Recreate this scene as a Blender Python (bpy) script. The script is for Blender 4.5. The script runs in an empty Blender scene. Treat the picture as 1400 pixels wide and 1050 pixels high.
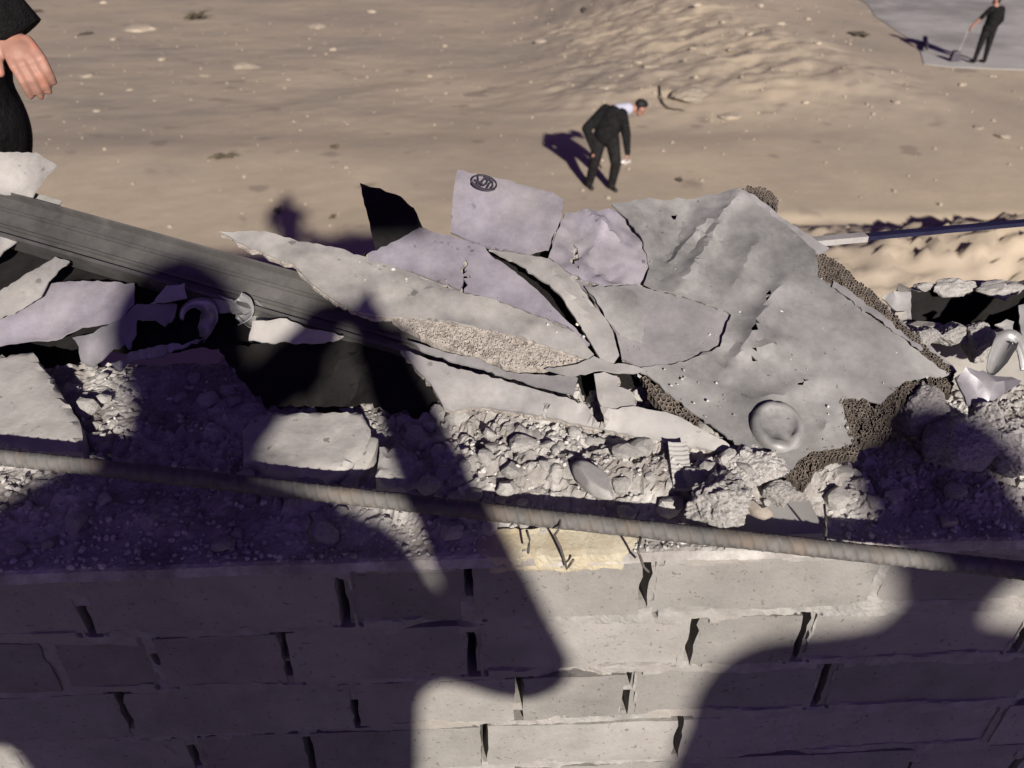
import bpy, bmesh, math, random
from mathutils import Vector, Matrix, noise, geometry
from math import radians, sin, cos, pi, tan

random.seed(7)
scene = bpy.context.scene
COL = scene.collection

# ------------------------------------------------------------------ camera
PITCH = 34.5
CAM_Z = 5.0
FPX = 1100.0
cd = bpy.data.cameras.new('camera')
cam = bpy.data.objects.new('camera', cd)
COL.objects.link(cam)
cam.location = (0, 0, CAM_Z)
cam.rotation_euler = (radians(90 - PITCH), 0, 0)
cd.sensor_width = 36.0
cd.lens = FPX / 1400.0 * 36.0
cd.clip_start = 0.02
cd.clip_end = 2000
cd.dof.use_dof = True
cd.dof.focus_distance = 1.0
cd.dof.aperture_fstop = 7.0
scene.camera = cam

# ------------------------------------------------------------------ sky and lamp
SUN_EL = 23.5
SUN_AZ = -13.0          # the light travels this many degrees left of straight ahead
world = bpy.data.worlds.new('World')
scene.world = world
world.use_nodes = True
wn = world.node_tree
wn.nodes.clear()
sky = wn.nodes.new('ShaderNodeTexSky')
sky.sky_type = 'NISHITA'
sky.sun_disc = False
sky.sun_elevation = radians(SUN_EL)
sky.sun_rotation = radians(180 + SUN_AZ)
tint = wn.nodes.new('ShaderNodeMix')
tint.data_type = 'RGBA'
tint.blend_type = 'MULTIPLY'
tint.inputs['Factor'].default_value = 1.0
tint.inputs[7].default_value = (0.44, 0.27, 1.05, 1)
bg = wn.nodes.new('ShaderNodeBackground')
bg.inputs['Strength'].default_value = 0.031
wo = wn.nodes.new('ShaderNodeOutputWorld')
bw = wn.nodes.new('ShaderNodeRGBToBW')       # night glow: one violet hue all round
wn.links.new(sky.outputs[0], bw.inputs[0])
wn.links.new(bw.outputs[0], tint.inputs[6])
wn.links.new(tint.outputs[2], bg.inputs['Color'])
wn.links.new(bg.outputs[0], wo.inputs['Surface'])

sd = bpy.data.lights.new('sun', 'SUN')
sd.energy = 4.5
sd.angle = radians(1.3)
sd.color = (1.0, 0.935, 0.84)
sun = bpy.data.objects.new('sun', sd)
COL.objects.link(sun)
SUN_DIR = Vector((sin(radians(SUN_AZ)) * cos(radians(SUN_EL)), cos(radians(SUN_AZ)) * cos(radians(SUN_EL)), -sin(radians(SUN_EL))))
sun.rotation_euler = SUN_DIR.to_track_quat('-Z', 'Y').to_euler()
sun.location = (2, -6, 9)

scene.view_settings.view_transform = 'Standard'
scene.view_settings.look = 'None'
scene.view_settings.gamma = 1.0
scene.view_settings.use_curve_mapping = False
scene.view_settings.exposure = 0.82
scene.render.engine = 'CYCLES'
scene.cycles.max_bounces = 5
scene.cycles.use_denoising = True

# ------------------------------------------------------------------ measuring helpers
_p = radians(PITCH)
FW = Vector((0, cos(_p), -sin(_p)))
RT = Vector((1, 0, 0))
UP = Vector((0, sin(_p), cos(_p)))
CAM = Vector((0, 0, CAM_Z))


def ray(px, py):
    return FW + RT * ((px - 700) / FPX) + UP * ((525 - py) / FPX)


def atz(px, py, z):
    d = ray(px, py)
    return CAM + d * ((z - CAM_Z) / d.z)


def aty(px, py, y):
    d = ray(px, py)
    return CAM + d * (y / d.y)


# sloping plane on which the wreckage lies (rises away from the camera)
SL, DA, YA = 0.37, 0.58, 0.667


def base_z(x, y):
    return CAM_Z - (DA - SL * (y - YA))


def onb(px, py, dz=0.0):
    d = ray(px, py)
    t = (DA + SL * YA - dz) / (-d.z + SL * d.y)
    return CAM + d * t


# wall frame : u to the right along the wall, v outwards, w down from camera level
YAW = radians(2.6)
WU = Vector((cos(YAW), sin(YAW), 0))
WV = Vector((-sin(YAW), cos(YAW), 0))
WD0 = 0.594
WALL_T = 0.385


def wall(u, v, drop):
    return Vector((0, WD0, CAM_Z - drop)) + WU * u + WV * v


def px2u(px, py):
    d = ray(px, py)
    n = WV
    t = (Vector((0, WD0, 0)).dot(n)) / d.dot(n)
    p = d * t
    return (p - Vector((0, WD0, 0))).dot(WU), -p.z


def fbm(p, o=4, h=0.6):
    s = 0.0
    a = 1.0
    q = Vector(p)
    for _ in range(o):
        s += a * noise.noise(q)
        q = q * 2.03 + Vector((3.1, 1.7, 5.3))
        a *= h
    return s


def sst(a, b, x):
    t = max(0.0, min(1.0, (x - a) / (b - a)))
    return t * t * (3 - 2 * t)


# ------------------------------------------------------------------ materials
def material(name, col, var=0.25, scale=20.0, rough=0.85, metal=0.0, bump=0.3, bscale=60.0, dist=0.002,
             col2=None, c2scale=6.0, c2lo=0.45, c2hi=0.62, spots=None, sscale=90.0, sthr=0.30, rnd=False, spec=0.3, grime=0.0, scratch=0.0):
    m = bpy.data.materials.new(name)
    m.use_nodes = True
    nt = m.node_tree
    N, L = nt.nodes, nt.links
    b = N['Principled BSDF']
    tc = N.new('ShaderNodeTexCoord')
    vec = tc.outputs['Object']
    if rnd:
        oi = N.new('ShaderNodeObjectInfo')
        mu = N.new('ShaderNodeVectorMath')
        mu.operation = 'MULTIPLY_ADD'
        cmb = N.new('ShaderNodeCombineXYZ')
        for k in range(3):
            L.new(oi.outputs['Random'], cmb.inputs[k])
        L.new(cmb.outputs[0], mu.inputs[0])
        mu.inputs[1].default_value = (7.3, 5.1, 9.7)
        L.new(vec, mu.inputs[2])
        vec = mu.outputs[0]

    def nz(sc, det=5.0, ro=0.6):
        n = N.new('ShaderNodeTexNoise')
        n.inputs['Scale'].default_value = sc
        n.inputs['Detail'].default_value = det
        n.inputs['Roughness'].default_value = ro
        L.new(vec, n.inputs['Vector'])
        return n.outputs['Fac']

    def ramp(fac, lo, hi, c0=(0, 0, 0, 1), c1=(1, 1, 1, 1)):
        r = N.new('ShaderNodeValToRGB')
        r.color_ramp.elements[0].position = lo
        r.color_ramp.elements[1].position = hi
        r.color_ramp.elements[0].color = c0
        r.color_ramp.elements[1].color = c1
        L.new(fac, r.inputs[0])
        return r.outputs[0]

    def mix(f, a, c):
        x = N.new('ShaderNodeMix')
        x.data_type = 'RGBA'
        L.new(f, x.inputs['Factor'])
        for sock, v in ((x.inputs[6], a), (x.inputs[7], c)):
            if isinstance(v, tuple):
                sock.default_value = (*v[:3], 1)
            else:
                L.new(v, sock)
        return x.outputs[2]

    lo = tuple(max(0, c * (1 - var)) for c in col)
    hi = tuple(min(1, c * (1 + var)) for c in col)
    c = ramp(nz(scale), 0.3, 0.7, (*lo, 1), (*hi, 1))
    if col2:
        c = mix(ramp(nz(c2scale, 6.0, 0.65), c2lo, c2hi), c, tuple(col2))
    if spots:
        c = mix(ramp(nz(sscale, 2.0, 0.5), sthr, sthr + 0.06, (1, 1, 1, 1), (0, 0, 0, 1)), c, tuple(spots))
    if grime:
        gq = ramp(nz(4.2, 12.0, 0.76), 0.36, 0.58, (1 - grime,) * 3 + (1,), (1, 1, 1, 1))
        x = N.new('ShaderNodeMix')
        x.data_type = 'RGBA'
        x.blend_type = 'MULTIPLY'
        x.inputs['Factor'].default_value = 1
        L.new(c, x.inputs[6])
        L.new(gq, x.inputs[7])
        c = x.outputs[2]
    if scratch:
        mp = N.new('ShaderNodeMapping')
        mp.inputs['Rotation'].default_value = (0, 0, .5)
        mp.inputs['Scale'].default_value = (14, 260, 60)
        L.new(vec, mp.inputs['Vector'])
        n = N.new('ShaderNodeTexNoise')
        n.inputs['Scale'].default_value = 1.0
        n.inputs['Detail'].default_value = 3
        L.new(mp.outputs[0], n.inputs['Vector'])
        f = ramp(n.outputs['Fac'], .66, .74, (0, 0, 0, 1), (scratch,) * 3 + (1,))
        c = mix(f, c, tuple(min(1, q * 1.6) for q in col))
    if rnd:
        hs = N.new('ShaderNodeHueSaturation')
        mr = N.new('ShaderNodeMapRange')
        L.new(oi.outputs['Random'], mr.inputs[0])
        mr.inputs[3].default_value = 0.82
        mr.inputs[4].default_value = 1.15
        L.new(mr.outputs[0], hs.inputs['Value'])
        L.new(c, hs.inputs['Color'])
        c = hs.outputs[0]
    L.new(c, b.inputs['Base Color'])
    b.inputs['Metallic'].default_value = metal
    b.inputs['Specular IOR Level'].default_value = spec
    rr = ramp(nz(scale * 1.7, 6.0), 0.3, 0.7, (max(0, rough - .12),) * 3 + (1,), (min(1, rough + .12),) * 3 + (1,))
    L.new(rr, b.inputs['Roughness'])
    if bump:
        bp = N.new('ShaderNodeBump')
        bp.inputs['Strength'].default_value = bump
        bp.inputs['Distance'].default_value = dist
        L.new(nz(bscale, 8.0, 0.68), bp.inputs['Height'])
        L.new(bp.outputs[0], b.inputs['Normal'])
    return m


M = {}
M['soil'] = material('soil', (0.385, 0.318, 0.233), .10, 0.6, .95, 0, .25, 7.0, .03, (0.265, 0.225, 0.18), .13, .40, .66,
                     spots=(0.25, 0.205, 0.16), sscale=1.1, sthr=.29)
M['sand'] = material('sand', (0.40, 0.32, 0.21), .2, 2.5, .95, 0, .6, 9.0, .06)
M['clod'] = material('clod', (0.34, 0.288, 0.222), .15, 8, .95, 0, .4, 14, .02, rnd=True)
M['concrete'] = material('concrete', (0.32, 0.308, 0.295), .12, 0.8, .9, 0, .2, 20, .01, (0.20, .19, .182), .25, .45, .6)
M['slab'] = material('slab', (0.07, 0.068, 0.07), .15, 6, .9, 0, .3, 50, .004)
M['brick'] = material('brick', (0.24, 0.23, 0.214), .13, 20, .95, 0, .8, 170, .0022, (0.235, .22, .205), 5, .45, .65,
                      spots=(.15, .135, .12), sscale=150, sthr=.29, rnd=True, grime=.26)
M['mortar'] = material('mortar', (0.265, 0.255, 0.24), .22, 45, .95, 0, .6, 240, .002, (0.26, .24, .215), 9, grime=.2)
M['core'] = material('core', (0.25, 0.235, 0.215), .2, 12, .95, 0, .4, 90, .003)
M['rubble'] = material('rubble', (0.40, 0.382, 0.362), .24, 50, .97, 0, .7, 220, .003, (0.235, .215, .2), 13, .45, .6, grime=.25)
M['chunk'] = material('chunk', (0.42, 0.403, 0.383), .2, 50, .97, 0, .6, 190, .003, (0.25, .235, .22), 16, .48, .62, rnd=True, grime=.25)
M['block'] = material('block', (0.345, 0.333, 0.315), .12, 30, .95, 0, .4, 160, .002, (0.28, .265, .25), 9, .45, .65,
                      spots=(.17, .16, .15), sscale=85, sthr=.27, grime=.25)
M['rebar'] = material('rebar', (0.125, 0.12, 0.114), .22, 60, .8, .1, .35, 420, .0006, (0.15, .125, .105), 22, .5, .64, grime=.3, spec=.25)
M['profile'] = material('profile', (0.135, 0.13, 0.124), .14, 22, .42, .45, .1, 90, .0008, (0.20, .193, .183), 5, .45, .62, grime=.48, scratch=.10)
M['lilac'] = material('lilac', (0.262, 0.242, 0.278), .07, 12, .6, .1, .12, 60, .001, (0.275, .255, .265), 7, .42, .66,
                      spots=(.13, .12, .14), sscale=45, sthr=.25, grime=.48, scratch=.10)
M['pale'] = material('pale', (0.345, 0.33, 0.31), .07, 14, .62, .1, .12, 70, .001, (0.27, .26, .255), 7, .45, .62,
                     spots=(.18, .17, .16), sscale=60, sthr=.25, grime=.46, scratch=.10)
M['plate'] = material('plate', (0.345, 0.338, 0.325), .16, 22, .48, .2, .12, 60, .0012, (0.165, .162, .16), 6.5, .40, .68,
                      spots=(.13, .128, .125), sscale=130, sthr=.24, grime=.5, scratch=.08)
M['smooth'] = material('smooth', (0.265, 0.256, 0.258), .05, 8, .5, .15, .06, 60, .0007, grime=.48, scratch=.10)
M['torn'] = material('torn', (0.24, 0.23, 0.245), .12, 14, .45, .4, .2, 60, .001, grime=.4)
M['crumple'] = material('crumple', (0.27, 0.268, 0.265), .15, 20, .48, .4, .2, 50, .001)
M['cell'] = material('cell', (0.055, 0.045, 0.037), .3, 60, .8, 0, 0, 1, 0)
M['shade_black'] = material('shade_black', (0.012, 0.011, 0.011), .3, 40, .95, 0, .5, 90, .003, spec=.1)  # black that stands for shade in gaps, cavity and shadow patches
M['comb'] = material('comb', (0.21, 0.175, 0.145), .3, 60, .7, .1, 0, 1, 0)
M['foam'] = material('foam', (0.36, 0.325, 0.29), .28, 220, .95, 0, .9, 380, .003, (.22, .19, .165), 90, .5, .62)
M['ink'] = material('ink', (0.035, 0.03, 0.04), .2, 30, .6, 0, 0)
M['navy'] = material('navy', (0.012, 0.012, 0.035), .2, 20, .5, .2, .1)
M['wire'] = material('wire', (0.10, 0.09, 0.08), .3, 60, .6, .4, .2)
M['stone'] = material('stone', (0.29, 0.282, 0.27), .1, 20, .9, 0, .25, 90, .001)
M['wood'] = material('wood', (0.22, 0.19, 0.16), .3, 60, .85, 0, .5, 120, .001)
M['cloth'] = material('cloth', (0.010, 0.0095, 0.010), .5, 14, .95, 0, .9, 11, .05, spec=.1)
M['trouser'] = material('trouser', (0.013, 0.012, 0.012), .5, 12, .95, 0, .9, 10, .05, spec=.1)
M['shirt'] = material('shirt', (0.33, 0.33, 0.40), .1, 12, .9, 0, .3, 40, .003)
M['skin'] = material('skin', (0.27, 0.145, 0.108), .12, 30, .55, 0, .15, 140, .0006, (.36, .15, .10), 30, .5, .65)
M['hair'] = material('hair', (0.006, 0.005, 0.005), .3, 60, .7, 0, .6, 120, .002)
M['shoe'] = material('shoe', (0.02, 0.017, 0.015), .3, 40, .6, 0, .2)
M['leaf'] = material('leaf', (0.09, 0.075, 0.05), .3, 20, .9, 0, .3)
M['paper'] = material('paper', (0.62, 0.60, 0.56), .06, 10, .8, 0, .1)


# ------------------------------------------------------------------ object helpers
def link(o, parent=None):
    COL.objects.link(o)
    if parent is not None:
        o.parent = parent
    return o


def tag(o, label=None, cat=None, group=None, kind=None):
    if label:
        o['label'] = label
    if cat:
        o['category'] = cat
    if group:
        o['group'] = group
    if kind:
        o['kind'] = kind
    return o


def obj(name, verts, faces, mat, parent=None, smooth=False, mats=None, midx=None):
    me = bpy.data.meshes.new(name)
    me.from_pydata([tuple(v) for v in verts], [], faces)
    for m in (mats or [mat]):
        me.materials.append(m)
    if midx:
        me.polygons.foreach_set('material_index', midx)
    if smooth:
        me.polygons.foreach_set('use_smooth', [True] * len(me.polygons))
    me.update()
    return link(bpy.data.objects.new(name, me), parent)


def empty(name, loc=(0, 0, 0)):
    e = bpy.data.objects.new(name, None)
    e.empty_display_size = 0.05
    e.location = loc
    return link(e)


def shift(o, parent_loc):
    """mesh built in world coordinates, parented to an empty standing at parent_loc"""
    o.location = -Vector(parent_loc)
    return o


def grid_mesh(xs, ys, fn):
    vs = [fn(x, y) for y in ys for x in xs]
    n = len(xs)
    fs = [(j * n + i, j * n + i + 1, (j + 1) * n + i + 1, (j + 1) * n + i) for j in range(len(ys) - 1) for i in range(n - 1)]
    return vs, fs


def frange(a, b, step):
    n = max(1, int(round((b - a) / step)))
    return [a + (b - a) * i / n for i in range(n + 1)]


def box_vf(cx, cy, cz, sx, sy, sz):
    vs = [Vector((cx + a * sx / 2, cy + b * sy / 2, cz + c * sz / 2)) for c in (-1, 1) for b in (-1, 1) for a in (-1, 1)]
    fs = [(0, 2, 3, 1), (4, 5, 7, 6), (0, 1, 5, 4), (2, 6, 7, 3), (0, 4, 6, 2), (1, 3, 7, 5)]
    return vs, fs


def tube_vf(pts, rad, seg=8, cap=True):
    pts = [Vector(p) for p in pts]
    rs = rad if isinstance(rad, (list, tuple)) else [rad] * len(pts)
    vs, fs = [], []
    ref = Vector((0.13, 0.31, 0.94)).normalized()
    for i, p in enumerate(pts):
        t = (pts[min(i + 1, len(pts) - 1)] - pts[max(i - 1, 0)]).normalized()
        a = t.cross(ref)
        if a.length < 1e-3:
            a = t.cross(Vector((1, 0, 0)))
        a.normalize()
        b = t.cross(a)
        for k in range(seg):
            w = 2 * pi * k / seg
            vs.append(p + (a * cos(w) + b * sin(w)) * rs[i])
    for i in range(len(pts) - 1):
        for k in range(seg):
            fs.append((i * seg + k, i * seg + (k + 1) % seg, (i + 1) * seg + (k + 1) % seg, (i + 1) * seg + k))
    if cap:
        fs.append(tuple(reversed(range(seg))))
        fs.append(tuple(range((len(pts) - 1) * seg, len(pts) * seg)))
    return vs, fs


def merge(*vfs):
    V, F = [], []
    for vs, fs in vfs:
        o = len(V)
        V += list(vs)
        F += [tuple(i + o for i in f) for f in fs]
    return V, F


def rock_mesh(name, seed, sub=3, rough=.16, cuts=7, mat=None, squash=(1, 1, .8)):
    rnd = random.Random(seed)
    bm = bmesh.new()
    bmesh.ops.create_icosphere(bm, subdivisions=sub, radius=1)
    planes = []
    for _ in range(cuts):
        n = Vector((rnd.gauss(0, 1), rnd.gauss(0, 1), rnd.gauss(0, 1))).normalized()
        planes.append((n, rnd.uniform(.5, .85)))
    off = Vector((rnd.uniform(0, 50), rnd.uniform(0, 50), rnd.uniform(0, 50)))
    for v in bm.verts:
        p = v.co.copy()
        p *= 1 + rough * 1.3 * noise.noise(p * 1.3 + off)
        for n, d in planes:
            e = p.dot(n) - d
            if e > 0:
                p -= n * e * .92
        p *= 1 + rough * .5 * fbm(p * 3.7 + off, 3)
        if sub > 2:
            p *= 1 + rough * .28 * fbm(p * 9.5 + off, 3)
        v.co = Vector((p.x * squash[0], p.y * squash[1], p.z * squash[2]))
    me = bpy.data.meshes.new(name)
    bm.to_mesh(me)
    bm.free()
    if mat:
        me.materials.append(mat)
    return me


def in_poly(x, y, poly):
    c = False
    j = len(poly) - 1
    for i in range(len(poly)):
        xi, yi = poly[i][0], poly[i][1]
        xj, yj = poly[j][0], poly[j][1]
        if (yi > y) != (yj > y) and x < (xj - xi) * (y - yi) / (yj - yi + 1e-12) + xi:
            c = not c
        j = i
    return c


def seg_dist(x, y, a, b):
    dx, dy = b[0] - a[0], b[1] - a[1]
    t = max(0, min(1, ((x - a[0]) * dx + (y - a[1]) * dy) / (dx * dx + dy * dy + 1e-12)))
    return math.hypot(x - a[0] - t * dx, y - a[1] - t * dy), t


def sheet(name, outline, mat, parent=None, dz=0.0, thick=.002, jag=1.2, step=.0075, dents=.003, dscale=16.0,
          folds=(), smooth=False, seed=0, holes=()):
    """torn sheet lying on the wreck's slope. outline: (px, py[, lift in m]) corner points"""
    rnd = random.Random(seed * 77 + len(outline))
    pts = []
    n = len(outline)
    for i in range(n):
        a, b = outline[i], outline[(i + 1) % n]
        za = (a[2] if len(a) > 2 else 0) + dz
        zb = (b[2] if len(b) > 2 else 0) + dz
        L = math.hypot(b[0] - a[0], b[1] - a[1])
        k = max(1, int(L / 6))
        for q in range(k):
            t = q / k
            j = jag if q else jag * .3
            x = a[0] + (b[0] - a[0]) * t + rnd.uniform(-j, j)
            y = a[1] + (b[1] - a[1]) * t + rnd.uniform(-j, j)
            z = za + (zb - za) * t
            pts.append((onb(x, y, z), z))
    poly = [(p.x, p.y) for p, z in pts]
    lifts = [z for p, z in pts]
    inner = []
    x0, x1 = min(p[0] for p in poly), max(p[0] for p in poly)
    y0, y1 = min(p[1] for p in poly), max(p[1] for p in poly)
    for x in frange(x0, x1, step):
        for y in frange(y0, y1, step):
            xx, yy = x + rnd.uniform(-.3, .3) * step, y + rnd.uniform(-.3, .3) * step
            if in_poly(xx, yy, poly):
                if min(math.hypot(xx - p[0], yy - p[1]) for p in poly) > step * .45:
                    inner.append((xx, yy))
    allp = [Vector(p) for p in poly + inner]
    m = len(poly)
    r = geometry.delaunay_2d_cdt(allp, [(i, (i + 1) % m) for i in range(m)], [list(range(m))], 1, 1e-6)
    v2, e2, f2 = r[0], r[1], r[2]
    holes3 = []
    for h in holes:
        holes3.append([(q.x, q.y) for q in (onb(a, b, dz) for a, b in h)])
    fl = []
    for f in folds:
        a, b = onb(f[0], f[1]), onb(f[2], f[3])
        fl.append(((a.x, a.y), (b.x, b.y), f[4], f[5]))
    ar = (x1 - x0) * (y1 - y0)
    for q in range(2 + min(7, int(ar / .012))):
        ax_, ay_ = rnd.uniform(x0, x1), rnd.uniform(y0, y1)
        an, ln = rnd.uniform(0, 6.28), rnd.uniform(.03, .13)
        fl.append(((ax_, ay_), (ax_ + cos(an) * ln, ay_ + sin(an) * ln), rnd.choice((-1, 1)) * rnd.uniform(.0012, .0030), rnd.uniform(.004, .011)))
    off = Vector((seed * 3.7, seed * 1.9, seed * .7))
    V = []
    for v in v2:
        x, y = v.x, v.y
        sw = sz = 0.0
        for (bx, by), z in zip(poly, lifts):
            w = 1.0 / ((x - bx) ** 2 + (y - by) ** 2 + 1e-7) ** 1.25
            sw += w
            sz += w * z
        z = base_z(x, y) + sz / sw
        z += dents * fbm(Vector((x, y, 0)) * dscale + off, 3)
        z += dents * .35 * noise.noise(Vector((x, y, 0)) * dscale * 4 + off)
        for a, b, am, wd in fl:
            d, t = seg_dist(x, y, a, b)
            z += am * max(0.0, 1 - d / (wd * 1.7)) * (.55 + .45 * sin(pi * t)) * (1 + .35 * noise.noise(Vector((x * 60, y * 60, 2))))
        V.append(Vector((x, y, z)))
    F = []
    for f in f2:
        if holes3:
            cx = sum(V[i].x for i in f) / len(f)
            cy = sum(V[i].y for i in f) / len(f)
            if any(in_poly(cx, cy, h) for h in holes3):
                continue
        F.append(tuple(f))
    nrm = Vector((0, -SL, 1)).normalized()
    # orient upward
    F2 = []
    for f in F:
        a, b, c = V[f[0]], V[f[1]], V[f[2]]
        F2.append(f if (b - a).cross(c - a).dot(nrm) > 0 else tuple(reversed(f)))
    F = F2
    k = len(V)
    VV = V + [v - nrm * thick for v in V]
    edges = {}
    for f in F:
        for i in range(len(f)):
            e = (f[i], f[(i + 1) % len(f)])
            edges[e] = edges.get(e, 0) + 1
    FF = list(F) + [tuple(i + k for i in reversed(f)) for f in F]
    for (a, b) in edges:
        if (b, a) not in edges:
            FF.append((b, a, a + k, b + k))
    o = obj(name, VV, FF, mat, parent, True)
    o.data.set_sharp_from_angle(angle=radians(20))
    return o


def honeycomb(name, outline, mat, parent, dz=0.0, cell=.0043, depth=.010, seed=0, crush=.0007):
    """open hexagonal cells, seen end-on"""
    rnd = random.Random(seed)
    poly = [onb(a, b, dz) for a, b in outline]
    p2 = [(p.x, p.y) for p in poly]
    x0, x1 = min(p[0] for p in p2), max(p[0] for p in p2)
    y0, y1 = min(p[1] for p in p2), max(p[1] for p in p2)
    V, F, MI = [], [], []
    r = cell / math.sqrt(3)
    rot = rnd.uniform(0, 1)
    row = 0
    y = y0
    while y < y1:
        x = x0 + (cell / 2 if row % 2 else 0)
        while x < x1:
            nx = noise.noise(Vector((x, y, seed)) * 45)
            ny = noise.noise(Vector((x, y, seed + 9)) * 45)
            cx, cy = x + nx * cell * .5, y + ny * cell * .5
            if in_poly(cx, cy, p2):
                top = dz + .0016 * nx + rnd.uniform(-crush, crush) * 2
                o = len(V)
                sx = 1 + .3 * noise.noise(Vector((x, y, 4)) * 70)
                js = [(rnd.uniform(-crush, crush), rnd.uniform(-crush, crush), rnd.uniform(-crush, crush)) for q in range(6)]
                for lvl, kk in ((0, .99), (1, .80), (2, .80)):
                    for q in range(6):
                        a = pi / 6 + q * pi / 3
                        jx, jy, jz = js[q] if lvl < 2 else (0, 0, -depth)
                        vx, vy = cx + cos(a) * r * kk * sx + jx, cy + sin(a) * r * kk + jy
                        V.append(Vector((vx, vy, base_z(vx, vy) + top + jz)))
                for q in range(6):
                    w_ = (q + 1) % 6
                    F.append((o + q, o + w_, o + 6 + w_, o + 6 + q))
                    MI.append(0)
                    F.append((o + 6 + q, o + 6 + w_, o + 12 + w_, o + 12 + q))
                    MI.append(1)
            x += cell
        y += r * 1.5
        row += 1
    # backing skin under the cells
    o = len(V)
    for p in p2:
        V.append(Vector((p[0], p[1], base_z(p[0], p[1]) + dz - depth - .0004)))
    F.append(tuple(range(o, o + len(p2))))
    MI.append(1)
    ob = obj(name, V, F, mat, parent, mats=[mat, M['cell']], midx=MI)
    ob['kind'] = 'stuff'
    return ob


def blob_mesh(caps, mats, voxel, smooth_it=6):
    """one continuous surface round tapered capsules. caps: (a, b, ra, rb, material index[, flat])"""
    bm = bmesh.new()
    for c in caps:
        a, b, ra, rb = Vector(c[0]), Vector(c[1]), c[2], c[3]
        ax = b - a
        L = max(ax.length, 1e-4)
        q = ax.to_track_quat('Z', 'Y').to_matrix().to_4x4() if ax.length > 1e-4 else Matrix()
        flat = c[5] if len(c) > 5 else 1.0
        seg, ring = 16, 5
        prof = []
        for i in range(ring + 1):
            w = -pi / 2 + (pi / 2) * i / ring
            prof.append((ra * cos(w), ra * sin(w)))
        for i in range(ring + 1):
            w = (pi / 2) * i / ring
            prof.append((rb * cos(w), L + rb * sin(w)))
        rows = []
        for (rr, zz) in prof:
            rows.append([bm.verts.new(Matrix.Translation(a) @ q @ Vector((rr * cos(2 * pi * k / seg), rr * flat * sin(2 * pi * k / seg), zz))) for k in range(seg)])
        for i in range(len(rows) - 1):
            for k in range(seg):
                try:
                    bm.faces.new((rows[i][k], rows[i][(k + 1) % seg], rows[i + 1][(k + 1) % seg], rows[i + 1][k]))
                except ValueError:
                    pass
        bmesh.ops.remove_doubles(bm, verts=rows[0] + rows[-1], dist=1e-6)
    me = bpy.data.meshes.new('tmp')
    bm.to_mesh(me)
    bm.free()
    o = bpy.data.objects.new('tmp', me)
    COL.objects.link(o)
    md = o.modifiers.new('r', 'REMESH')
    md.mode = 'VOXEL'
    md.voxel_size = voxel
    ms = o.modifiers.new('s', 'SMOOTH')
    ms.iterations = smooth_it
    ms.factor = .5
    dg = bpy.context.evaluated_depsgraph_get()
    out = bpy.data.meshes.new_from_object(o.evaluated_get(dg))
    bpy.data.objects.remove(o)
    out.materials.clear()
    for m in mats:
        out.materials.append(m)
    CA = [(Vector(c[0]), Vector(c[1]), c[2], c[3], c[4]) for c in caps]
    idx = []
    for p in out.polygons:
        ce = p.center
        best, bi = 1e9, 0
        for a, b, ra, rb, mi in CA:
            d = b - a
            t = max(0, min(1, (ce - a).dot(d) / max(d.length_squared, 1e-9)))
            e = (ce - a - d * t).length - (ra + (rb - ra) * t)
            if e < best:
                best, bi = e, mi
        idx.append(bi)
    out.polygons.foreach_set('material_index', idx)
    out.polygons.foreach_set('use_smooth', [True] * len(out.polygons))
    return out


# ================================================================== THE SETTING
# ------------------------------------------------------------------ ground
MOUND = [(5.9, 9.9, 2.4, .95, .50), (7.8, 10.1, 1.7, .9, .42), (3.9, 10.9, 1.3, .5, .16)]


def ground_z(x, y):
    p = Vector((x, y, 0))
    z = .008 * fbm(p * .45, 3)
    rough_far = sst(15.5, 20, y) * (1 - .8 * sst(8.5, 10.5, x))
    z += rough_far * (.028 * fbm(p * .42 + Vector((9, 2, 0)), 5) + .006 * fbm(p * 2.4, 3))
    z += .004 * fbm(p * 3.0, 3) + rough_far * .012 * fbm(p * 1.1 + Vector((4, 4, 0)), 3)
    flat_pave = sst(20.5, 22, y) * sst(9.5, 11, x)
    z *= 1 - flat_pave
    z -= .085 * max(0, y - 14.2) * (1 - sst(.5, 8.5, x)) * sst(14.2, 17, y) if y < 60 else 3.9 * (1 - sst(.5, 8.5, x))  # far left falls away, shaped so the light dims there
    # bank of loose earth that ends at the paved strip
    bank = sst(-1, 3, x) * (1 - sst(7.6, 10.2, x + .2 * (y - 22))) * sst(16.2, 20.5, y)
    z += bank * (.34 + .10 * fbm(p * .9 + Vector((2, 7, 0)), 4, .65) + .035 * max(-.5, fbm(p * 2.6, 3)))
    z += .06 * sst(19, 24, y) * (1 - sst(7.6, 10.4, x + .25 * (y - 22))) * (.75 + .35 * noise.noise(p * .4))
    for mx, my, rx, ry, h in MOUND:
        d = ((x - mx) / rx) ** 2 + ((y - my) / ry) ** 2
        if d < 6:
            z += h * math.exp(-d) * (1 + .05 * sin(x * 9.5 + 1.5 * sin(y * 3)) + .16 * fbm(p * 2.6, 5, .7) + .20 * fbm(p * 7, 4, .7))
    # shallow rut along the foot of the mound
    z -= .10 * math.exp(-((y - 11.75 - .12 * noise.noise(Vector((x * .7, 0, 0)))) / .22) ** 2) * sst(3.0, 4.0, x)
    return z


xs = [-900, -300, -120, -60, -35] + frange(-24, -14, .6)[:-1] + frange(-14, 20, .11)[:-1] + frange(20, 34, .8) + [60, 120, 300, 900]
ys = [-900, -300, -100, -40, -15] + frange(-4, 9, .6)[:-1] + frange(9, 15, .075)[:-1] + frange(15, 34, .12)[:-1] + frange(34, 60, 1.2) + [90, 160, 350, 900]
gv, gf = grid_mesh(xs, ys, lambda x, y: (x, y, ground_z(x, y)))
g = obj('ground', gv, gf, M['soil'], smooth=True)
tag(g, 'trampled pale brown dirt ground far below the wall', kind='structure')


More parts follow.
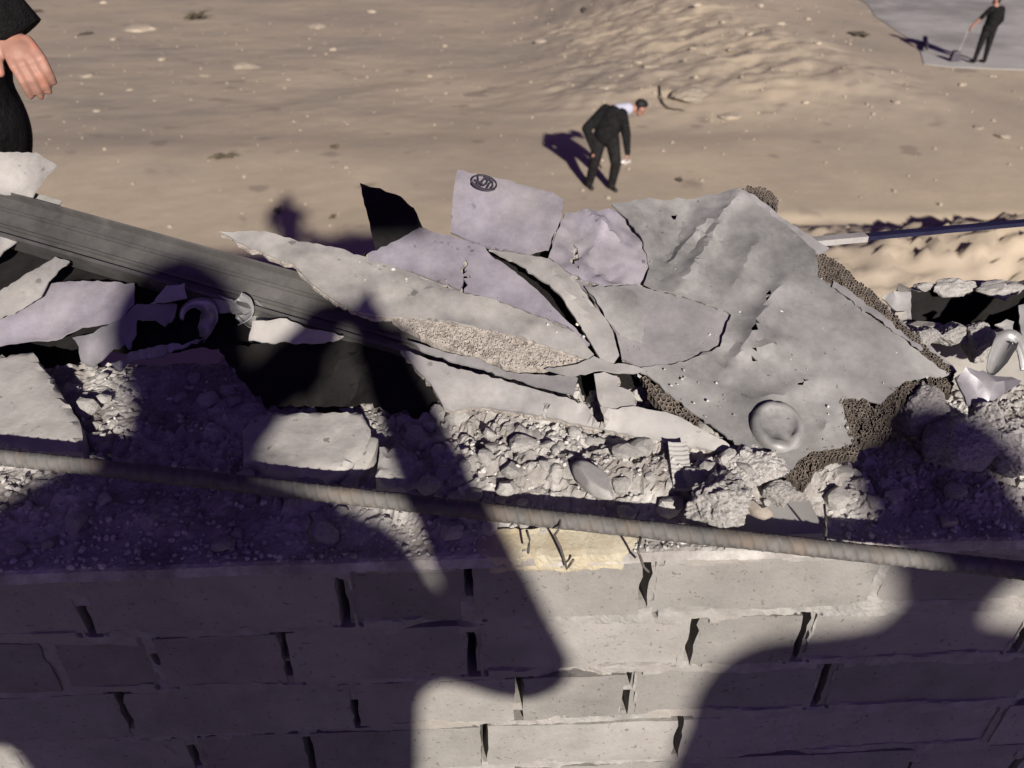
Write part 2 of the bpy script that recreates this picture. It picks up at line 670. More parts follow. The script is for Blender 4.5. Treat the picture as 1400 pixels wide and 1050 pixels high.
def ground_pt(px, py):
    z = 0.0
    for _ in range(16):
        p = atz(px, py, z)
        z = ground_z(p.x, p.y)
    p.z = ground_z(p.x, p.y)
    return p


# grey paved strip at the far right
pv = []
e0 = [(1186, 6), (1196, 22), (1222, 40), (1256, 62), (1263, 88), (1300, 92), (1345, 94), (1400, 96), (1500, 100)]
poly = [ground_pt(a, b) for a, b in e0]
poly = [Vector((p.x, p.y, 0)) for p in poly]
poly += [Vector((60, poly[-1].y, 0)), Vector((60, 75, 0)), Vector((poly[0].x + 2, 75, 0))]
p2 = [(p.x, p.y) for p in poly]
n = len(poly)
V = [Vector((p.x, p.y, .014)) for p in poly] + [Vector((p.x, p.y, -.4)) for p in poly]
F = [tuple(range(n)), tuple(range(2 * n - 1, n - 1, -1))] + [(i, n + i, n + (i + 1) % n, (i + 1) % n) for i in range(n)]
pav = obj('pavement', V, F, M['concrete'])
tag(pav, 'grey paved strip behind the dirt bank at the far right', kind='structure')

# ------------------------------------------------------------------ building below the viewpoint
vs, fs = box_vf(0, -1.9, 3.30, 7.0, 4.9, .2)
fl = obj('floor', vs, fs, M['slab'])
tag(fl, kind='structure')
vs, fs = box_vf(-1.75, 1.55, 3.34, 1.7, 1.05, .12)
bal = obj('balcony_slab', vs, fs, M['slab'])
tag(bal, kind='structure')

# ------------------------------------------------------------------ brick wall
WTOP = .637            # drop of the wall's top below the camera
COURSE = .0965
wl = empty('brick_wall', wall(0, 0, CAM_Z))
tag(wl, 'broken pale grey brick wall with open joints in the foreground', 'wall')
WL = wl.location.copy()


def add_wall(name, vs, fs, mat, smooth=False):
    return shift(obj(name, vs, fs, mat, wl, smooth), WL)


joint_px = [
    (800, [-255, 95, 463, 640, 880, 1200, 1480]),
    (884, [-210, 60, 205, 388, 643, 942, 1090, 1390, 1680]),
    (950, [-130, 160, 482, 708, 855, 1118, 1400, 1560]),
    (1017, [-170, 0, 258, 420, 662, 924, 1070, 1345, 1500]),
    (1075, [-200, 130, 290, 560, 700, 960, 1230, 1370, 1600]),
]
holes_open = {(0, 95): (.55, 1, .8), (0, 463): (.25, .95, .9), (0, 640): (.0, .5, .8), (0, 880): (.0, .8, 1.1), (1, 388): (.1, .8, .55), (1, 643): (.25, 1, 1.2),
              (1, 942): (.0, .95, .9), (1, 1090): (.0, .9, 1), (2, 160): (.0, .85, 1.3), (2, 482): (.45, 1, .7), (2, 708): (.0, 1, 1.2), (2, 855): (.05, .95, .9),
              (2, 1118): (.0, .9, 1.2), (3, 258): (.3, 1, .9), (3, 420): (.2, 1, 1.2), (3, 662): (.0, .9, .5), (3, 924): (.05, .85, .6), (1, 205): (.4, .5, .1), (1, 1390): (.2, .9, .8)}
JOINTS = []
for r, (py, js) in enumerate(joint_px):
    row = []
    for j in js:
        u, _ = px2u(j, py)
        row.append((u, holes_open.get((r, j))))
    JOINTS.append(row)


def brick_vf(u0, u1, d0, d1, depth, seed, out):
    """brick with worn arrises; front face proud by out"""
    rnd = random.Random(seed)
    nu, nd, nv = max(6, int((u1 - u0) / .013)), 7, 3
    vs, key = [], {}
    fs = []
    tw, th = rnd.uniform(-.012, .012), rnd.uniform(-.02, .02)

    def P(i, k, l):
        if (i, k, l) in key:
            return key[(i, k, l)]
        a, b, c = i / nu, k / nd, l / nv
        u = u0 + (u1 - u0) * a
        d = d0 + (d1 - d0) * b
        v = -out + depth * c + tw * (a - .5) * (u1 - u0) + th * (b - .5) * (d1 - d0)
        eu, ed = min(a, 1 - a) * (u1 - u0), min(b, 1 - b) * (d1 - d0)
        q = Vector((u * 30 + seed, d * 30, c * 2))
        w = .0010 + .0012 * max(0, noise.noise(q * .9)) + .006 * max(0, noise.noise(q * 1.9 + Vector((5, 5, 5))) - .3)
        if l == 0:
            if eu < 1e-6:
                u += (1 if a < .5 else -1) * w
            if ed < 1e-6:
                d += (1 if b < .5 else -1) * w
            if eu < 1e-6:
                u += .0032 * noise.noise(Vector((d * 70, seed * 1.7 + a * 9, 0)))
            if eu < 1e-6 or ed < 1e-6:
                v += w * .6
            v += .0016 * fbm(q * .6, 4)
        else:
            if eu < 1e-6:
                u += .0012 * noise.noise(q * 2)
            if ed < 1e-6:
                d += .0012 * noise.noise(q * 2)
        key[(i, k, l)] = len(vs)
        vs.append(wall(u, v, d))
        return key[(i, k, l)]
    for i in range(nu):
        for k in range(nd):
            fs.append((P(i, k, 0), P(i, k + 1, 0), P(i + 1, k + 1, 0), P(i + 1, k, 0)))
            fs.append((P(i, k, nv), P(i + 1, k, nv), P(i + 1, k + 1, nv), P(i, k + 1, nv)))
    for l in range(nv):
        for i in range(nu):
            fs.append((P(i, 0, l), P(i + 1, 0, l), P(i + 1, 0, l + 1), P(i, 0, l + 1)))
            fs.append((P(i, nd, l), P(i, nd, l + 1), P(i + 1, nd, l + 1), P(i + 1, nd, l)))
        for k in range(nd):
            fs.append((P(0, k, l), P(0, k, l + 1), P(0, k + 1, l + 1), P(0, k + 1, l)))
            fs.append((P(nu, k, l), P(nu, k + 1, l), P(nu, k + 1, l + 1), P(nu, k, l + 1)))
    return vs, fs


def course_drop(r):
    return WTOP + r * COURSE


rb = random.Random(3)
for r, row in enumerate(JOINTS):
    for k in range(len(row) - 1):
        ga = .0032 + (.0018 if row[k][1] and row[k][1][2] > .7 else 0)
        gb = .0030
        u0, u1 = row[k][0] + ga, row[k + 1][0] - gb
        tilt = rb.uniform(-.002, .002)
        vs, fs = brick_vf(u0, u1, course_drop(r) + .0035 + tilt, course_drop(r + 1) - .0050 + tilt, .115, r * 31 + k * 7, rb.uniform(-.002, .0025))
        ob_ = add_wall('brick', vs, fs, M['brick'], True)
        ob_.data.set_sharp_from_angle(angle=radians(24))


def mortar_v(u, d):
    """depth of the mortar skin behind the brick faces (metres)"""
    q = Vector((u, d, 0))
    row_f = (d - WTOP) / COURSE
    r = int(math.floor(row_f))
    fr = row_f - r
    dist_bed = min(fr, 1 - fr) * COURSE
    w = .0100 + .0085 * noise.noise(q * 13) + .003 * noise.noise(q * 50)
    n1 = fbm(q * 60, 4)
    v = .016
    if d < WTOP:
        return .001 + .003 * n1 + .010 * sst(WTOP - .003, WTOP - .010, d) * (1 + noise.noise(q * 16))
    if dist_bed < w + .006:
        depth = -.0004 + .0036 * noise.noise(q * 8 + Vector((3, 0, 0))) + .0026 * n1 * (.4 + 1.6 * max(0, noise.noise(q * 6 + Vector((1, 9, 4)))))
        if noise.noise(q * 7 + Vector((0, 8, 1))) > .33:
            depth += .010 * (noise.noise(q * 7 + Vector((0, 8, 1))) - .33) * 5
        t = sst(w, w + .006, dist_bed)
        v = depth * (1 - t) + .016 * t
    if 0 <= r < len(JOINTS):
        for (uj, h) in JOINTS[r]:
            du = abs(u - uj - .0015 - .004 * noise.noise(Vector((uj * 9, d * 14, 2))))
            hw = .0090 + (.003 if h and h[2] > .7 else 0) + .003 * noise.noise(q * 30)
            if du < hw + .004 and dist_bed > .004:
                dep = .0006 + .0022 * n1 + .002 * noise.noise(q * 12)
                if h:
                    a, b, c = h
                    inside = sst(a - .08, a + .04, fr) * (1 - sst(b - .05, b + .05, fr))
                    inside *= 1 - sst(.0030 * (1 + c), .0030 * (1 + c) + .003, du + .0045 * noise.noise(q * 38))
                    inside *= 1 - sst(.15, .45, noise.noise(Vector((uj * 31, d * 26, 5))))
                    dep = dep * (1 - inside) + (.055 + .01 * n1) * inside
                t = sst(hw, hw + .004, du)
                v = min(v, .016) * t + dep * (1 - t) if not h else (dep * (1 - t) + max(v, .012) * t)
    return v


us, ds = frange(-.86, .92, .0032), frange(WTOP - .007, WTOP + 4.4 * COURSE, .0032)
mv, mf = grid_mesh(us, ds, lambda u, d: wall(u, mortar_v(u, d), d))
mo = add_wall('mortar', mv, mf, M['mortar'], False)
mo['kind'] = 'stuff'
M['cream'] = material('cream', (0.37, 0.335, 0.255), .15, 60, .95, 0, .7, 240, .002, (0.33, .28, .19), 14, .48, .62)
ua_, ub_ = px2u(652, 755)[0], px2u(872, 765)[0]
def cream_v(u, d):
    q = Vector((u, d, 1))
    e = min(sst(ua_, ua_ + .02, u), 1 - sst(ub_ - .02, ub_, u), 1 - sst(WTOP + .012 + .007 * noise.noise(q * 25), WTOP + .020 + .007 * noise.noise(q * 25), d))
    return .006 - (.0095 + .0035 * fbm(q * 50, 4)) * e + .03 * sst(WTOP - .010, WTOP - .022, d)
pv_, pf_ = grid_mesh(frange(ua_, ub_, .0028), frange(WTOP - .022, WTOP + .026, .0028), lambda u, d: wall(u, cream_v(u, d), d))
add_wall('mortar_patch', pv_, pf_, M['cream'])['label'] = 'yellowish rough mortar patch at the wall top'
vs, fs = brick_vf(px2u(984, 775)[0], px2u(1112, 780)[0], WTOP - .030, WTOP + .001, .07, 913, .001)
ob_ = add_wall('brick', vs, fs, M['stone'], True)
ob_.data.set_sharp_from_angle(angle=radians(24))
# body of the wall behind the facing bricks, down to the ground
cv, cf = [], []
for (ua, ub, va, vb, da, db) in ((-3.2, 3.0, .075, WALL_T, WTOP + .004, CAM_Z + .2), (-3.2, 3.0, .02, .0745, WTOP + 4.3 * COURSE, CAM_Z + .2),
                                 (-3.2, -.862, .001, .0745, WTOP + .004, WTOP + 4.295 * COURSE), (.922, 3.0, .001, .0745, WTOP + .004, WTOP + 4.295 * COURSE)):
    vs = [wall(u, v, d) for d in (db, da) for v in (va, vb) for u in (ua, ub)]
    fs = [(0, 2, 3, 1), (4, 5, 7, 6), (0, 1, 5, 4), (2, 6, 7, 3), (0, 4, 6, 2), (1, 3, 7, 5)]
    cv, cf = merge((cv, cf), (vs, fs))
add_wall('wall_body', cv, cf, M['core'])

# ================================================================== RUBBLE ON THE WALL
rp = empty('rubble_pile', wall(0, .2, WTOP))
tag(rp, 'grey crumbled mortar and plaster rubble heaped along the wall top', 'rubble')
RP = rp.location.copy()


def bed_h(u, v):
    """height of the rubble over the wall top"""
    q = Vector((u, v, 0))
    edge = sst(.012 + .02 * noise.noise(Vector((u * 12, 0, 0))), .09 + .03 * noise.noise(Vector((u * 6, 3, 0))), v)
    mid = sst(-.16, .0, u) * (1 - sst(.30, .42, u))
    prof = .0095 + .003 * noise.noise(Vector((u * 9, v * 20, 4))) + (.014 + .034 * mid) * edge + (.006 + .014 * mid) * sst(.1, .3, v)
    prof *= .75 + .5 * (.5 + .5 * noise.noise(Vector((u * 3.1, v * 3, 7))))
    far = 1 - sst(.34, .40, v)
    prof *= .2 + .8 * far
    h = prof
    flat = .45 + .55 * max(mid, sst(-.1, .25, noise.noise(Vector((u * 5, v * 8, 11)))))
    for sc, am in ((20, .012), (48, .0085), (120, .0035)):
        w = q + Vector((noise.noise(q * 40), noise.noise(q * 40 + Vector((7, 7, 7))), 0)) * .006
        d, pt = noise.voronoi(w * sc)
        crack = sst(0, .20, d[1] - d[0])
        cell = noise.noise(pt[0] * 9.7)
        h += am * flat * (edge * .9 + .1) * (crack * (.65 + .6 * cell) - .4)
    h += .0016 * fbm(q * 160, 3)
    return max(h, .001)


us, vs_ = frange(-.98, 1.15, .0037), frange(-.004, WALL_T + .01, .0037)
bv, bf = grid_mesh(us, vs_, lambda u, v: wall(u, v, WTOP - bed_h(u, v) + (.03 * sst(WALL_T - .01, WALL_T + .01, v)) + .012 * sst(.001, -.004, v)))
bo = shift(obj('rubble_bed', bv, bf, M['rubble'], rp, False), RP)
bo['kind'] = 'stuff'

chunk_meshes = [rock_mesh('clod', 100 + k, 2, .2, 6, M['chunk'], (1, rb.uniform(.7, 1), rb.uniform(.55, .8))) for k in range(9)]
small_meshes = [rock_mesh('crumb', 200 + k, 1, .25, 5, None, (1, .8, .7)) for k in range(6)]
rr = random.Random(21)


def place_chunk(u, v, size, up=0.35, name='clod', mesh=None, parent=None, ploc=None):
    o = bpy.data.objects.new(name, mesh or rr.choice(chunk_meshes))
    link(o, parent or rp)
    p = wall(u, v, WTOP - max(.003, bed_h(u, v)) - size * up)
    o.location = p - (RP if ploc is None else ploc)
    o.rotation_euler = (rr.uniform(-.5, .5), rr.uniform(-.5, .5), rr.uniform(0, 6.28))
    s = size * rr.uniform(.85, 1.15)
    o.scale = (s, s * rr.uniform(.8, 1.1), s * rr.uniform(.8, 1.1))
    return o


for k in range(230):
    u = rr.uniform(-.72, .80)
    v = rr.uniform(.02, .36)
    place_chunk(u, v, .0045 + .013 * rr.random() ** 2.4)

for k in range(110):
    place_chunk(rr.uniform(-.12, .40), rr.uniform(.05, .24), rr.uniform(.008, .019), .12)

# crumbs : thousands, one mesh
V, F = [], []
for k in range(5200):
    u = rr.uniform(-.85, .95)
    v = abs(rr.gauss(.12, .11)) + .004
    if v > .38:
        continue
    me = rr.choice(small_meshes)
    s = .0012 + .0042 * rr.random() ** 2.5
    if rr.random() < .12:
        v = rr.uniform(.001, .03)
    c = wall(u, v, WTOP - bed_h(u, v) - s * .3)
    R = Matrix.Rotation(rr.uniform(0, 6.28), 3, Vector((rr.gauss(0, 1), rr.gauss(0, 1), rr.gauss(0, 1))).normalized())
    o = len(V)
    V += [c + R @ (w.co * s) for w in me.vertices]
    F += [tuple(i + o for i in p.vertices) for p in me.polygons]
cr = shift(obj('crumbs', V, F, M['chunk'], rp), RP)
cr['kind'] = 'stuff'


def block(name, outline, drop, thick, mat, label, cat, seed, step=.008, rough=.0016, tilt=(0, 0), under=0.01):
    """lump cut from an outline (pixels) lying at a given drop; tilt is slope in x and y"""
    rnd = random.Random(seed)
    c = atz(sum(p[0] for p in outline) / len(outline), sum(p[1] for p in outline) / len(outline), CAM_Z - drop)
    pts = []
    n = len(outline)

    def top(x, y):
        return CAM_Z - drop + tilt[0] * (x - c.x) + tilt[1] * (y - c.y)

    def hit(px, py):
        d = ray(px, py)
        t = (-drop - tilt[0] * c.x - tilt[1] * c.y) / (d.z - tilt[0] * d.x - tilt[1] * d.y)
        return CAM + d * t
    for i in range(n):
        a, b = outline[i], outline[(i + 1) % n]
        k = max(1, int(math.hypot(b[0] - a[0], b[1] - a[1]) / 7))
        for q in range(k):
            t = q / k
            p = hit(a[0] + (b[0] - a[0]) * t + rnd.uniform(-1.6, 1.6), a[1] + (b[1] - a[1]) * t + rnd.uniform(-1.6, 1.6))
            pts.append((p.x, p.y))
    x0, x1 = min(p[0] for p in pts), max(p[0] for p in pts)
    y0, y1 = min(p[1] for p in pts), max(p[1] for p in pts)
    inner = []
    for x in frange(x0, x1, step):
        for y in frange(y0, y1, step):
            xx, yy = x + rnd.uniform(-.3, .3) * step, y + rnd.uniform(-.3, .3) * step
            if in_poly(xx, yy, pts) and min(math.hypot(xx - p[0], yy - p[1]) for p in pts) > step * .4:
                inner.append((xx, yy))
    m = len(pts)
    r = geometry.delaunay_2d_cdt([Vector(p) for p in pts + inner], [(i, (i + 1) % m) for i in range(m)], [list(range(m))], 1, 1e-6)
    V = []
    off = Vector((seed, seed * .3, 0))
    for v in r[0]:
        e = min(math.hypot(v.x - p[0], v.y - p[1]) for p in pts)
        z = top(v.x, v.y) - .005 * (1 - sst(0, .006, e)) + rough * fbm(Vector((v.x, v.y, 0)) * 55 + off, 4)
        V.append(Vector((v.x, v.y, z)))
    k = len(V)
    F = [tuple(f) if (V[f[1]] - V[f[0]]).cross(V[f[2]] - V[f[0]]).z > 0 else tuple(reversed(f)) for f in r[2]]
    cx, cy = c.x, c.y
    mid = [Vector((v.x + (v.x - cx) * .03 + .003 * noise.noise(v * 90), v.y + (v.y - cy) * .03 + .003 * noise.noise(v * 90 + off), v.z - thick * .5)) for v in V]
    low = [Vector((v.x - (v.x - cx) * .04, v.y - (v.y - cy) * .04, v.z - thick)) for v in V]
    ed = {}
    for f in F:
        for i in range(len(f)):
            ed[(f[i], f[(i + 1) % len(f)])] = 1
    FF = list(F) + [tuple(i + 2 * k for i in reversed(f)) for f in F]
    for (a, b) in ed:
        if (b, a) not in ed:
            FF.append((b, a, a + k, b + k))
            FF.append((b + k, a + k, a + 2 * k, b + 2 * k))
    # unused mid-layer interior vertices are harmless
    o = obj(name, V + mid + low, FF, mat, None, True)
    o.data.set_sharp_from_angle(angle=radians(38))
    tag(o, label, cat)
    return o


block('mortar_block', [(-60, 500), (0, 484), (44, 478), (66, 508), (92, 548), (112, 585), (112, 612), (60, 612), (-60, 605)], .572, .062, M['block'],
      'large pale smooth-faced mortar block at the left edge above the ribbed bar', 'block', 5, tilt=(0, .18))
block('mortar_slab', [(330, 585), (352, 563), (420, 560), (494, 561), (508, 585), (500, 612), (470, 640), (445, 646), (380, 640), (332, 625)], .585, .05, M['block'],
      'flat pale mortar slab lit between two dark shadows behind the ribbed bar', 'block', 9, tilt=(0, .12))
block('plaster_shard', [(503, 592), (518, 596), (508, 625), (486, 656), (462, 655), (476, 632)], .594, .03, M['block'],
      'narrow plaster shard leaning against the flat mortar slab', 'shard', 12, tilt=(.1, .25))
block('mortar_lump', [(520, 610), (545, 602), (580, 628), (592, 650), (588, 664), (540, 664), (512, 652)], .59, .035, M['chunk'],
      'wedge of cracked mortar beside the plaster shard', 'lump', 14, rough=.006, step=.006, tilt=(-.1, .2))
# lumps that stand out in the rubble
def lump(name, px, py, drop, size, seed, mat, label, cat, squash=(1, .8, .7), rot=0.0, tiltx=0.0, rough=.14, cuts=6, sub=4):
    me = rock_mesh(name, seed, sub + (1 if rough > .1 else 0), rough * 1.25, cuts + 3, mat, squash)
    me.polygons.foreach_set('use_smooth', [False] * len(me.polygons))
    o = link(bpy.data.objects.new(name, me))
    o.location = atz(px, py, CAM_Z - drop)
    o.scale = (size, size, size)
    o.rotation_euler = (tiltx, 0, rot)
    tag(o, label, cat)
    return o


s = lump('stone', 812, 657, .575, .034, 31, M['stone'], 'smooth pale oval stone lying in the middle of the rubble', 'stone', (.95, .42, .45), -.95, 0, .04, 2)
s.data.polygons.foreach_set('use_smooth', [True] * len(s.data.polygons))
lump('mortar_lump', 985, 692, .585, .042, 33, M['chunk'], 'round lump of crumbling mortar under the right tip of the fan-shaped sheet', 'lump', (1, .9, .7), .4, 0, .2, 5)
lump('mortar_lump', 1028, 640, .585, .036, 34, M['chunk'], 'cracked mortar lump tucked beneath the lower corner of the big plate', 'lump', (1.1, .8, .7), .1, 0, .2, 6)
lump('mortar_lump', 1066, 672, .595, .024, 35, M['chunk'], 'small angular mortar lump right of the wooden splinter', 'lump', (1.1, .8, .6), .6)
lump('mortar_lump', 1255, 560, .565, .036, 36, M['chunk'], 'broken mortar lump against the frayed right end of the big plate', 'lump', (.9, 1, .8), .3)
lump('mortar_lump', 1318, 612, .575, .045, 37, M['chunk'], 'large rounded mortar lump at the right below the grey bent sheet', 'lump', (1, .9, .75), 1.1)
lump('mortar_lump', 1352, 572, .56, .033, 38, M['chunk'], 'pale mortar lump touching the lower edge of the grey bent sheet', 'lump', (1, .8, .8), 2.0)
lump('mortar_lump', 1392, 612, .575, .04, 39, M['chunk'], 'mortar lump cut by the right edge of the picture', 'lump', (.8, 1, .8), .5)
lump('mortar_lump', 1262, 462, .52, .022, 41, M['chunk'], 'small mortar lump beside the honeycomb edge below the dark hollow', 'lump')
lump('mortar_lump', 1300, 458, .53, .028, 42, M['chunk'], 'crumbly mortar lump on the near rim of the dark hollow', 'lump', (1.2, .8, .7))
lump('mortar_lump', 1340, 470, .53, .028, 43, M['chunk'], 'crumbly mortar lump between the dark hollow and the curled shiny strip', 'lump', (1, .9, .8))

# broken hollow block whose cavity gapes at the right, its shade painted black inside
hb = empty('hollow_block', atz(1320, 425, CAM_Z - .56))
HB = hb.location.copy()
tag(hb, 'broken hollow block with a gaping cavity at the right, its shade painted black', 'block')
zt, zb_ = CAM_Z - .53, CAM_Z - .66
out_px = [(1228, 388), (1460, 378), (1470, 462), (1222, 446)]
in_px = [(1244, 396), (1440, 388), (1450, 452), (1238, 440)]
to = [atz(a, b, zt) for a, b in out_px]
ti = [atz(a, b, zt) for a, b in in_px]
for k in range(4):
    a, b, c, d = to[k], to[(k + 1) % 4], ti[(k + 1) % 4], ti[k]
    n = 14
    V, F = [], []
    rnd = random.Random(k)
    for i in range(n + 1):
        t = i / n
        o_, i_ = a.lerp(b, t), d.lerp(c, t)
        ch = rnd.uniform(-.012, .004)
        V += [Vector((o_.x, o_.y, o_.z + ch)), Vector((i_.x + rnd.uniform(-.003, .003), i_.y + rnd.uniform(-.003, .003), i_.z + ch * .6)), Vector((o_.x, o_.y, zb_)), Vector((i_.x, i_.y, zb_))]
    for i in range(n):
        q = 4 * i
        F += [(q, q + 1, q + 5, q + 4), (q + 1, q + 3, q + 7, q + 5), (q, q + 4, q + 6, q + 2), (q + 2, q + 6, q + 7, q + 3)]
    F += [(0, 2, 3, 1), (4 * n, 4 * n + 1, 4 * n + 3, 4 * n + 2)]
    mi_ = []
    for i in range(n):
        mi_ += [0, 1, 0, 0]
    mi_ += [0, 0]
    shift(obj('block_side', V, F, M['core'], hb, mats=[M['core'], M['shade_black']], midx=mi_), HB)
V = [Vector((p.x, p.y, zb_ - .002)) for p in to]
shift(obj('block_shade_bottom', V, [(0, 1, 2, 3)], M['shade_black'], hb), HB)
for px, py, s_, sd_ in ((1300, 394, .020, 1), (1322, 392, .012, 2), (1358, 396, .022, 3), (1378, 393, .015, 4), (1262, 392, .010, 5)):
    o = bpy.data.objects.new('clod', rock_mesh('clod', 300 + sd_, 3, .22, 6, M['chunk'], (1.3, .8, .7)))
    link(o, hb)
    o.location = atz(px, py, zt + .004) - HB
    o.scale = (s_, s_, s_)

# ================================================================== STEEL BAR, PROFILE
# ribbed reinforcing bar
A, B = atz(-160, 610, CAM_Z - .566), atz(1560, 801, CAM_Z - .603)
ax = (B - A)
LEN = ax.length
ax.normalize()
s1 = ax.cross(Vector((0, 0, 1))).normalized()
s2 = s1.cross(ax)
SEG = 20
n = int(LEN / .0016)
V, F = [], []
for i in range(n + 1):
    s = LEN * i / n
    bend = .004 * sin(s * 2.3) + .002 * sin(s * 5.1 + 1)
    c = A + ax * s + s2 * bend
    for k in range(SEG):
        w = 2 * pi * k / SEG
        half = abs(((w + .9) % pi) / pi - .5) * 2      # 1 at the two long ribs
        ph = (s / .0125 + (w / (2 * pi)) * 1.6) % 1.0
        rib = max(0, 1 - abs(ph - .5) / .17) * (1 - half ** 4)
        r = .0082 + .0018 * min(1, rib * 2.2) + (.0011 if half > .93 else 0) + .0005 * noise.noise(Vector((s * 60, w * 2, 0)))
        V.append(c + (s1 * cos(w) + s2 * sin(w)) * r)
for i in range(n):
    for k in range(SEG):
        F.append((i * SEG + k, i * SEG + (k + 1) % SEG, (i + 1) * SEG + (k + 1) % SEG, (i + 1) * SEG + k))
F += [tuple(range(SEG)), tuple(range(n * SEG, (n + 1) * SEG))]
rbo = obj('reinforcing_bar', V, F, M['rebar'], smooth=True)

tag(rbo, 'long ribbed steel reinforcing bar lying along the edge of the wall', 'steel bar')

# thin tie wires
WIRES = [([(422, 702), (427, 712), (420, 728), (430, 745)], .572, 'thin tie wire hooked over the ribbed bar left of centre'),
         ([(767, 697), (765, 722), (758, 732), (766, 748), (775, 778), (784, 765)], .580, 'thin kinked tie wire hanging from the ribbed bar at the centre'),
         ([(876, 735), (872, 752), (880, 775), (887, 782)], .590, 'short tie wire hanging in front of the wide open joint'),
         ([(1127, 690), (1130, 715), (1128, 742)], .572, 'short dark tie wire standing up from the bar in the right shadow'),
         ([(720, 725), (724, 738), (722, 756)], .592, 'tiny curved wire under the ribbed bar beside the yellow mortar')]
for pts, dr, lab in WIRES:
    P = []
    for i, (a, b) in enumerate(pts):
        p = atz(a, b, CAM_Z - dr) if i < 2 else aty(a, b, P[-1].y - .001)
        P.append(p)
    fine = []
    for i in range(len(P) - 1):
        for t in (0, .33, .66):
            fine.append(P[i].lerp(P[i + 1], t))
    fine.append(P[-1])
    vs, fs = tube_vf(fine, .0014, 6)
    tag(obj('tie_wire', vs, fs, M['wire'], smooth=True), lab, 'wire')

# metal profile crossing from the left
pe = empty('metal_profile', atz(200, 340, CAM_Z - .5))
PE = pe.location.copy()
tag(pe, 'long grooved grey metal profile slanting down from the left edge', 'profile')
TA, TB = onb(-120, 262, -.030), onb(590, 462, -.030)       # middle line of the face
pax = (TB - TA).normalized()
nrm = Vector((0.02, -.52, .85)).normalized()
psd = pax.cross(nrm).normalized()        # towards the camera
if psd.y > 0:
    psd = -psd
nrm = psd.cross(pax).normalized()
if nrm.z < 0:
    nrm = -nrm
prof = [(-.036, .004), (-.0345, .013), (-.0315, .013), (-.029, .0015), (-.013, .0008), (-.0125, .0042), (-.0085, .0042), (-.008, 0), (.012, -.001), (.0125, .0034), (.0165, .0034), (.017, -.001),
        (.028, -.001), (.0285, .010), (.0335, .010), (.0335, -.026), (.031, -.026), (.031, -.008), (-.033, -.005), (-.033, -.028), (-.036, -.028)]
n = 90
V, F = [], []
LP_ = (TB - TA).length
for i in range(n + 1):
    s = LP_ * i / n
    c = TA + pax * s
    for (a, b) in prof:
        jit = .0006 * noise.noise(Vector((s * 25, a * 40, b * 40)))
        V.append(c + psd * (a + jit) + nrm * (b + jit * 1.5 + .0012 * sin(s * 7)))
m_ = len(prof)
for i in range(n):
    for k in range(m_):
        F.append((i * m_ + k, i * m_ + (k + 1) % m_, (i + 1) * m_ + (k + 1) % m_, (i + 1) * m_ + k))
F += [tuple(range(m_)), tuple(range(n * m_, (n + 1) * m_))]
shift(obj('profile_body', V, F, M['profile'], pe), PE)
# pale strip along its upper edge at the left
o = sheet('edge_strip', [(-60, 236, -.02), (0, 250, -.02), (85, 275, -.02), (80, 281, -.022), (0, 262, -.022), (-60, 248, -.022)], M['pale'], pe, thick=.003, dents=.0005, seed=3)
shift(o, PE)

# ================================================================== WRECKAGE SHEETS
def piece(name, label, outline, mat, cat='metal sheet', **kw):
    core = kw.pop('core', None)
    o = sheet(name, outline, mat, None, **kw)
    tag(o, label, cat)
    if core:
        th = kw.get('thick', .002)
        low = [(q[0] + core[0], q[1] + core[1], (q[2] if len(q) > 2 else 0) - th - .0008) for q in outline]
        kw2 = dict(dz=kw.get('dz', 0.0), dents=kw.get('dents', .003), dscale=kw.get('dscale', 16.0), folds=kw.get('folds', ()), seed=kw.get('seed', 0), holes=kw.get('holes', ()))
        sheet('core_layer', low, M['foam'], o, thick=.006, jag=3.2, **kw2)
    return o


piece('torn_sheet', 'white torn sheet end sticking up at the left edge above the grooved profile',
      [(-50, 206, .02), (0, 209, .02), (50, 209, .02), (60, 216, .018), (78, 226, .02), (64, 237, .015), (52, 255, .0), (44, 268, -.01), (-50, 262, -.01)], M['pale'], seed=11, dents=.002, jag=.8)
# left heap under the profile
piece('torn_sheet', 'small pale sheet corner at the left edge just below the grooved profile',
      [(-40, 316, -.07), (0, 321, -.07), (26, 326, -.07), (10, 340, -.08), (0, 349, -.08), (-40, 370, -.08)], M['pale'], seed=12, dz=.042)
piece('metal_strip', 'pale flat strip running up to the right under the grooved profile',
      [(-40, 425, -.085), (0, 398, -.082), (75, 351, -.075), (95, 357, -.075), (66, 385, -.08), (56, 404, -.085), (30, 420, -.088), (-40, 452, -.09)], M['pale'], seed=13, dz=.042, dents=.002)
piece('torn_sheet', 'broad dark lilac sheet with a squared corner under the left profile',
      [(-40, 452, -.100), (30, 424, -.098), (58, 404, -.096), (66, 388, -.092), (120, 384, -.092), (184, 388, -.085), (184, 415, -.09), (165, 440, -.095), (112, 446, -.10), (90, 455, -.10), (76, 464, -.105), (-40, 472, -.11)],
      M['lilac'], seed=14, dz=.042, dents=.004)
piece('torn_sheet', 'ragged torn sheet with two prongs below the dark lilac sheet',
      [(98, 460, -.11), (122, 457, -.10), (140, 447, -.098), (165, 440, -.094), (188, 418, -.085), (215, 418, -.083), (242, 415, -.078), (240, 432, -.08), (226, 448, -.09), (212, 438, -.09), (188, 436, -.09),
       (186, 456, -.095), (176, 478, -.11), (170, 470, -.105), (150, 480, -.11), (128, 500, -.118), (110, 492, -.115), (108, 476, -.112)], M['torn'], seed=15, dz=.042, dents=.005, dscale=22)
piece('torn_sheet', 'small triangular sheet flap behind the hooked metal curl',
      [(205, 416, -.075), (228, 392, -.06), (252, 386, -.055), (256, 408, -.07)], M['torn'], seed=16, dz=.042)
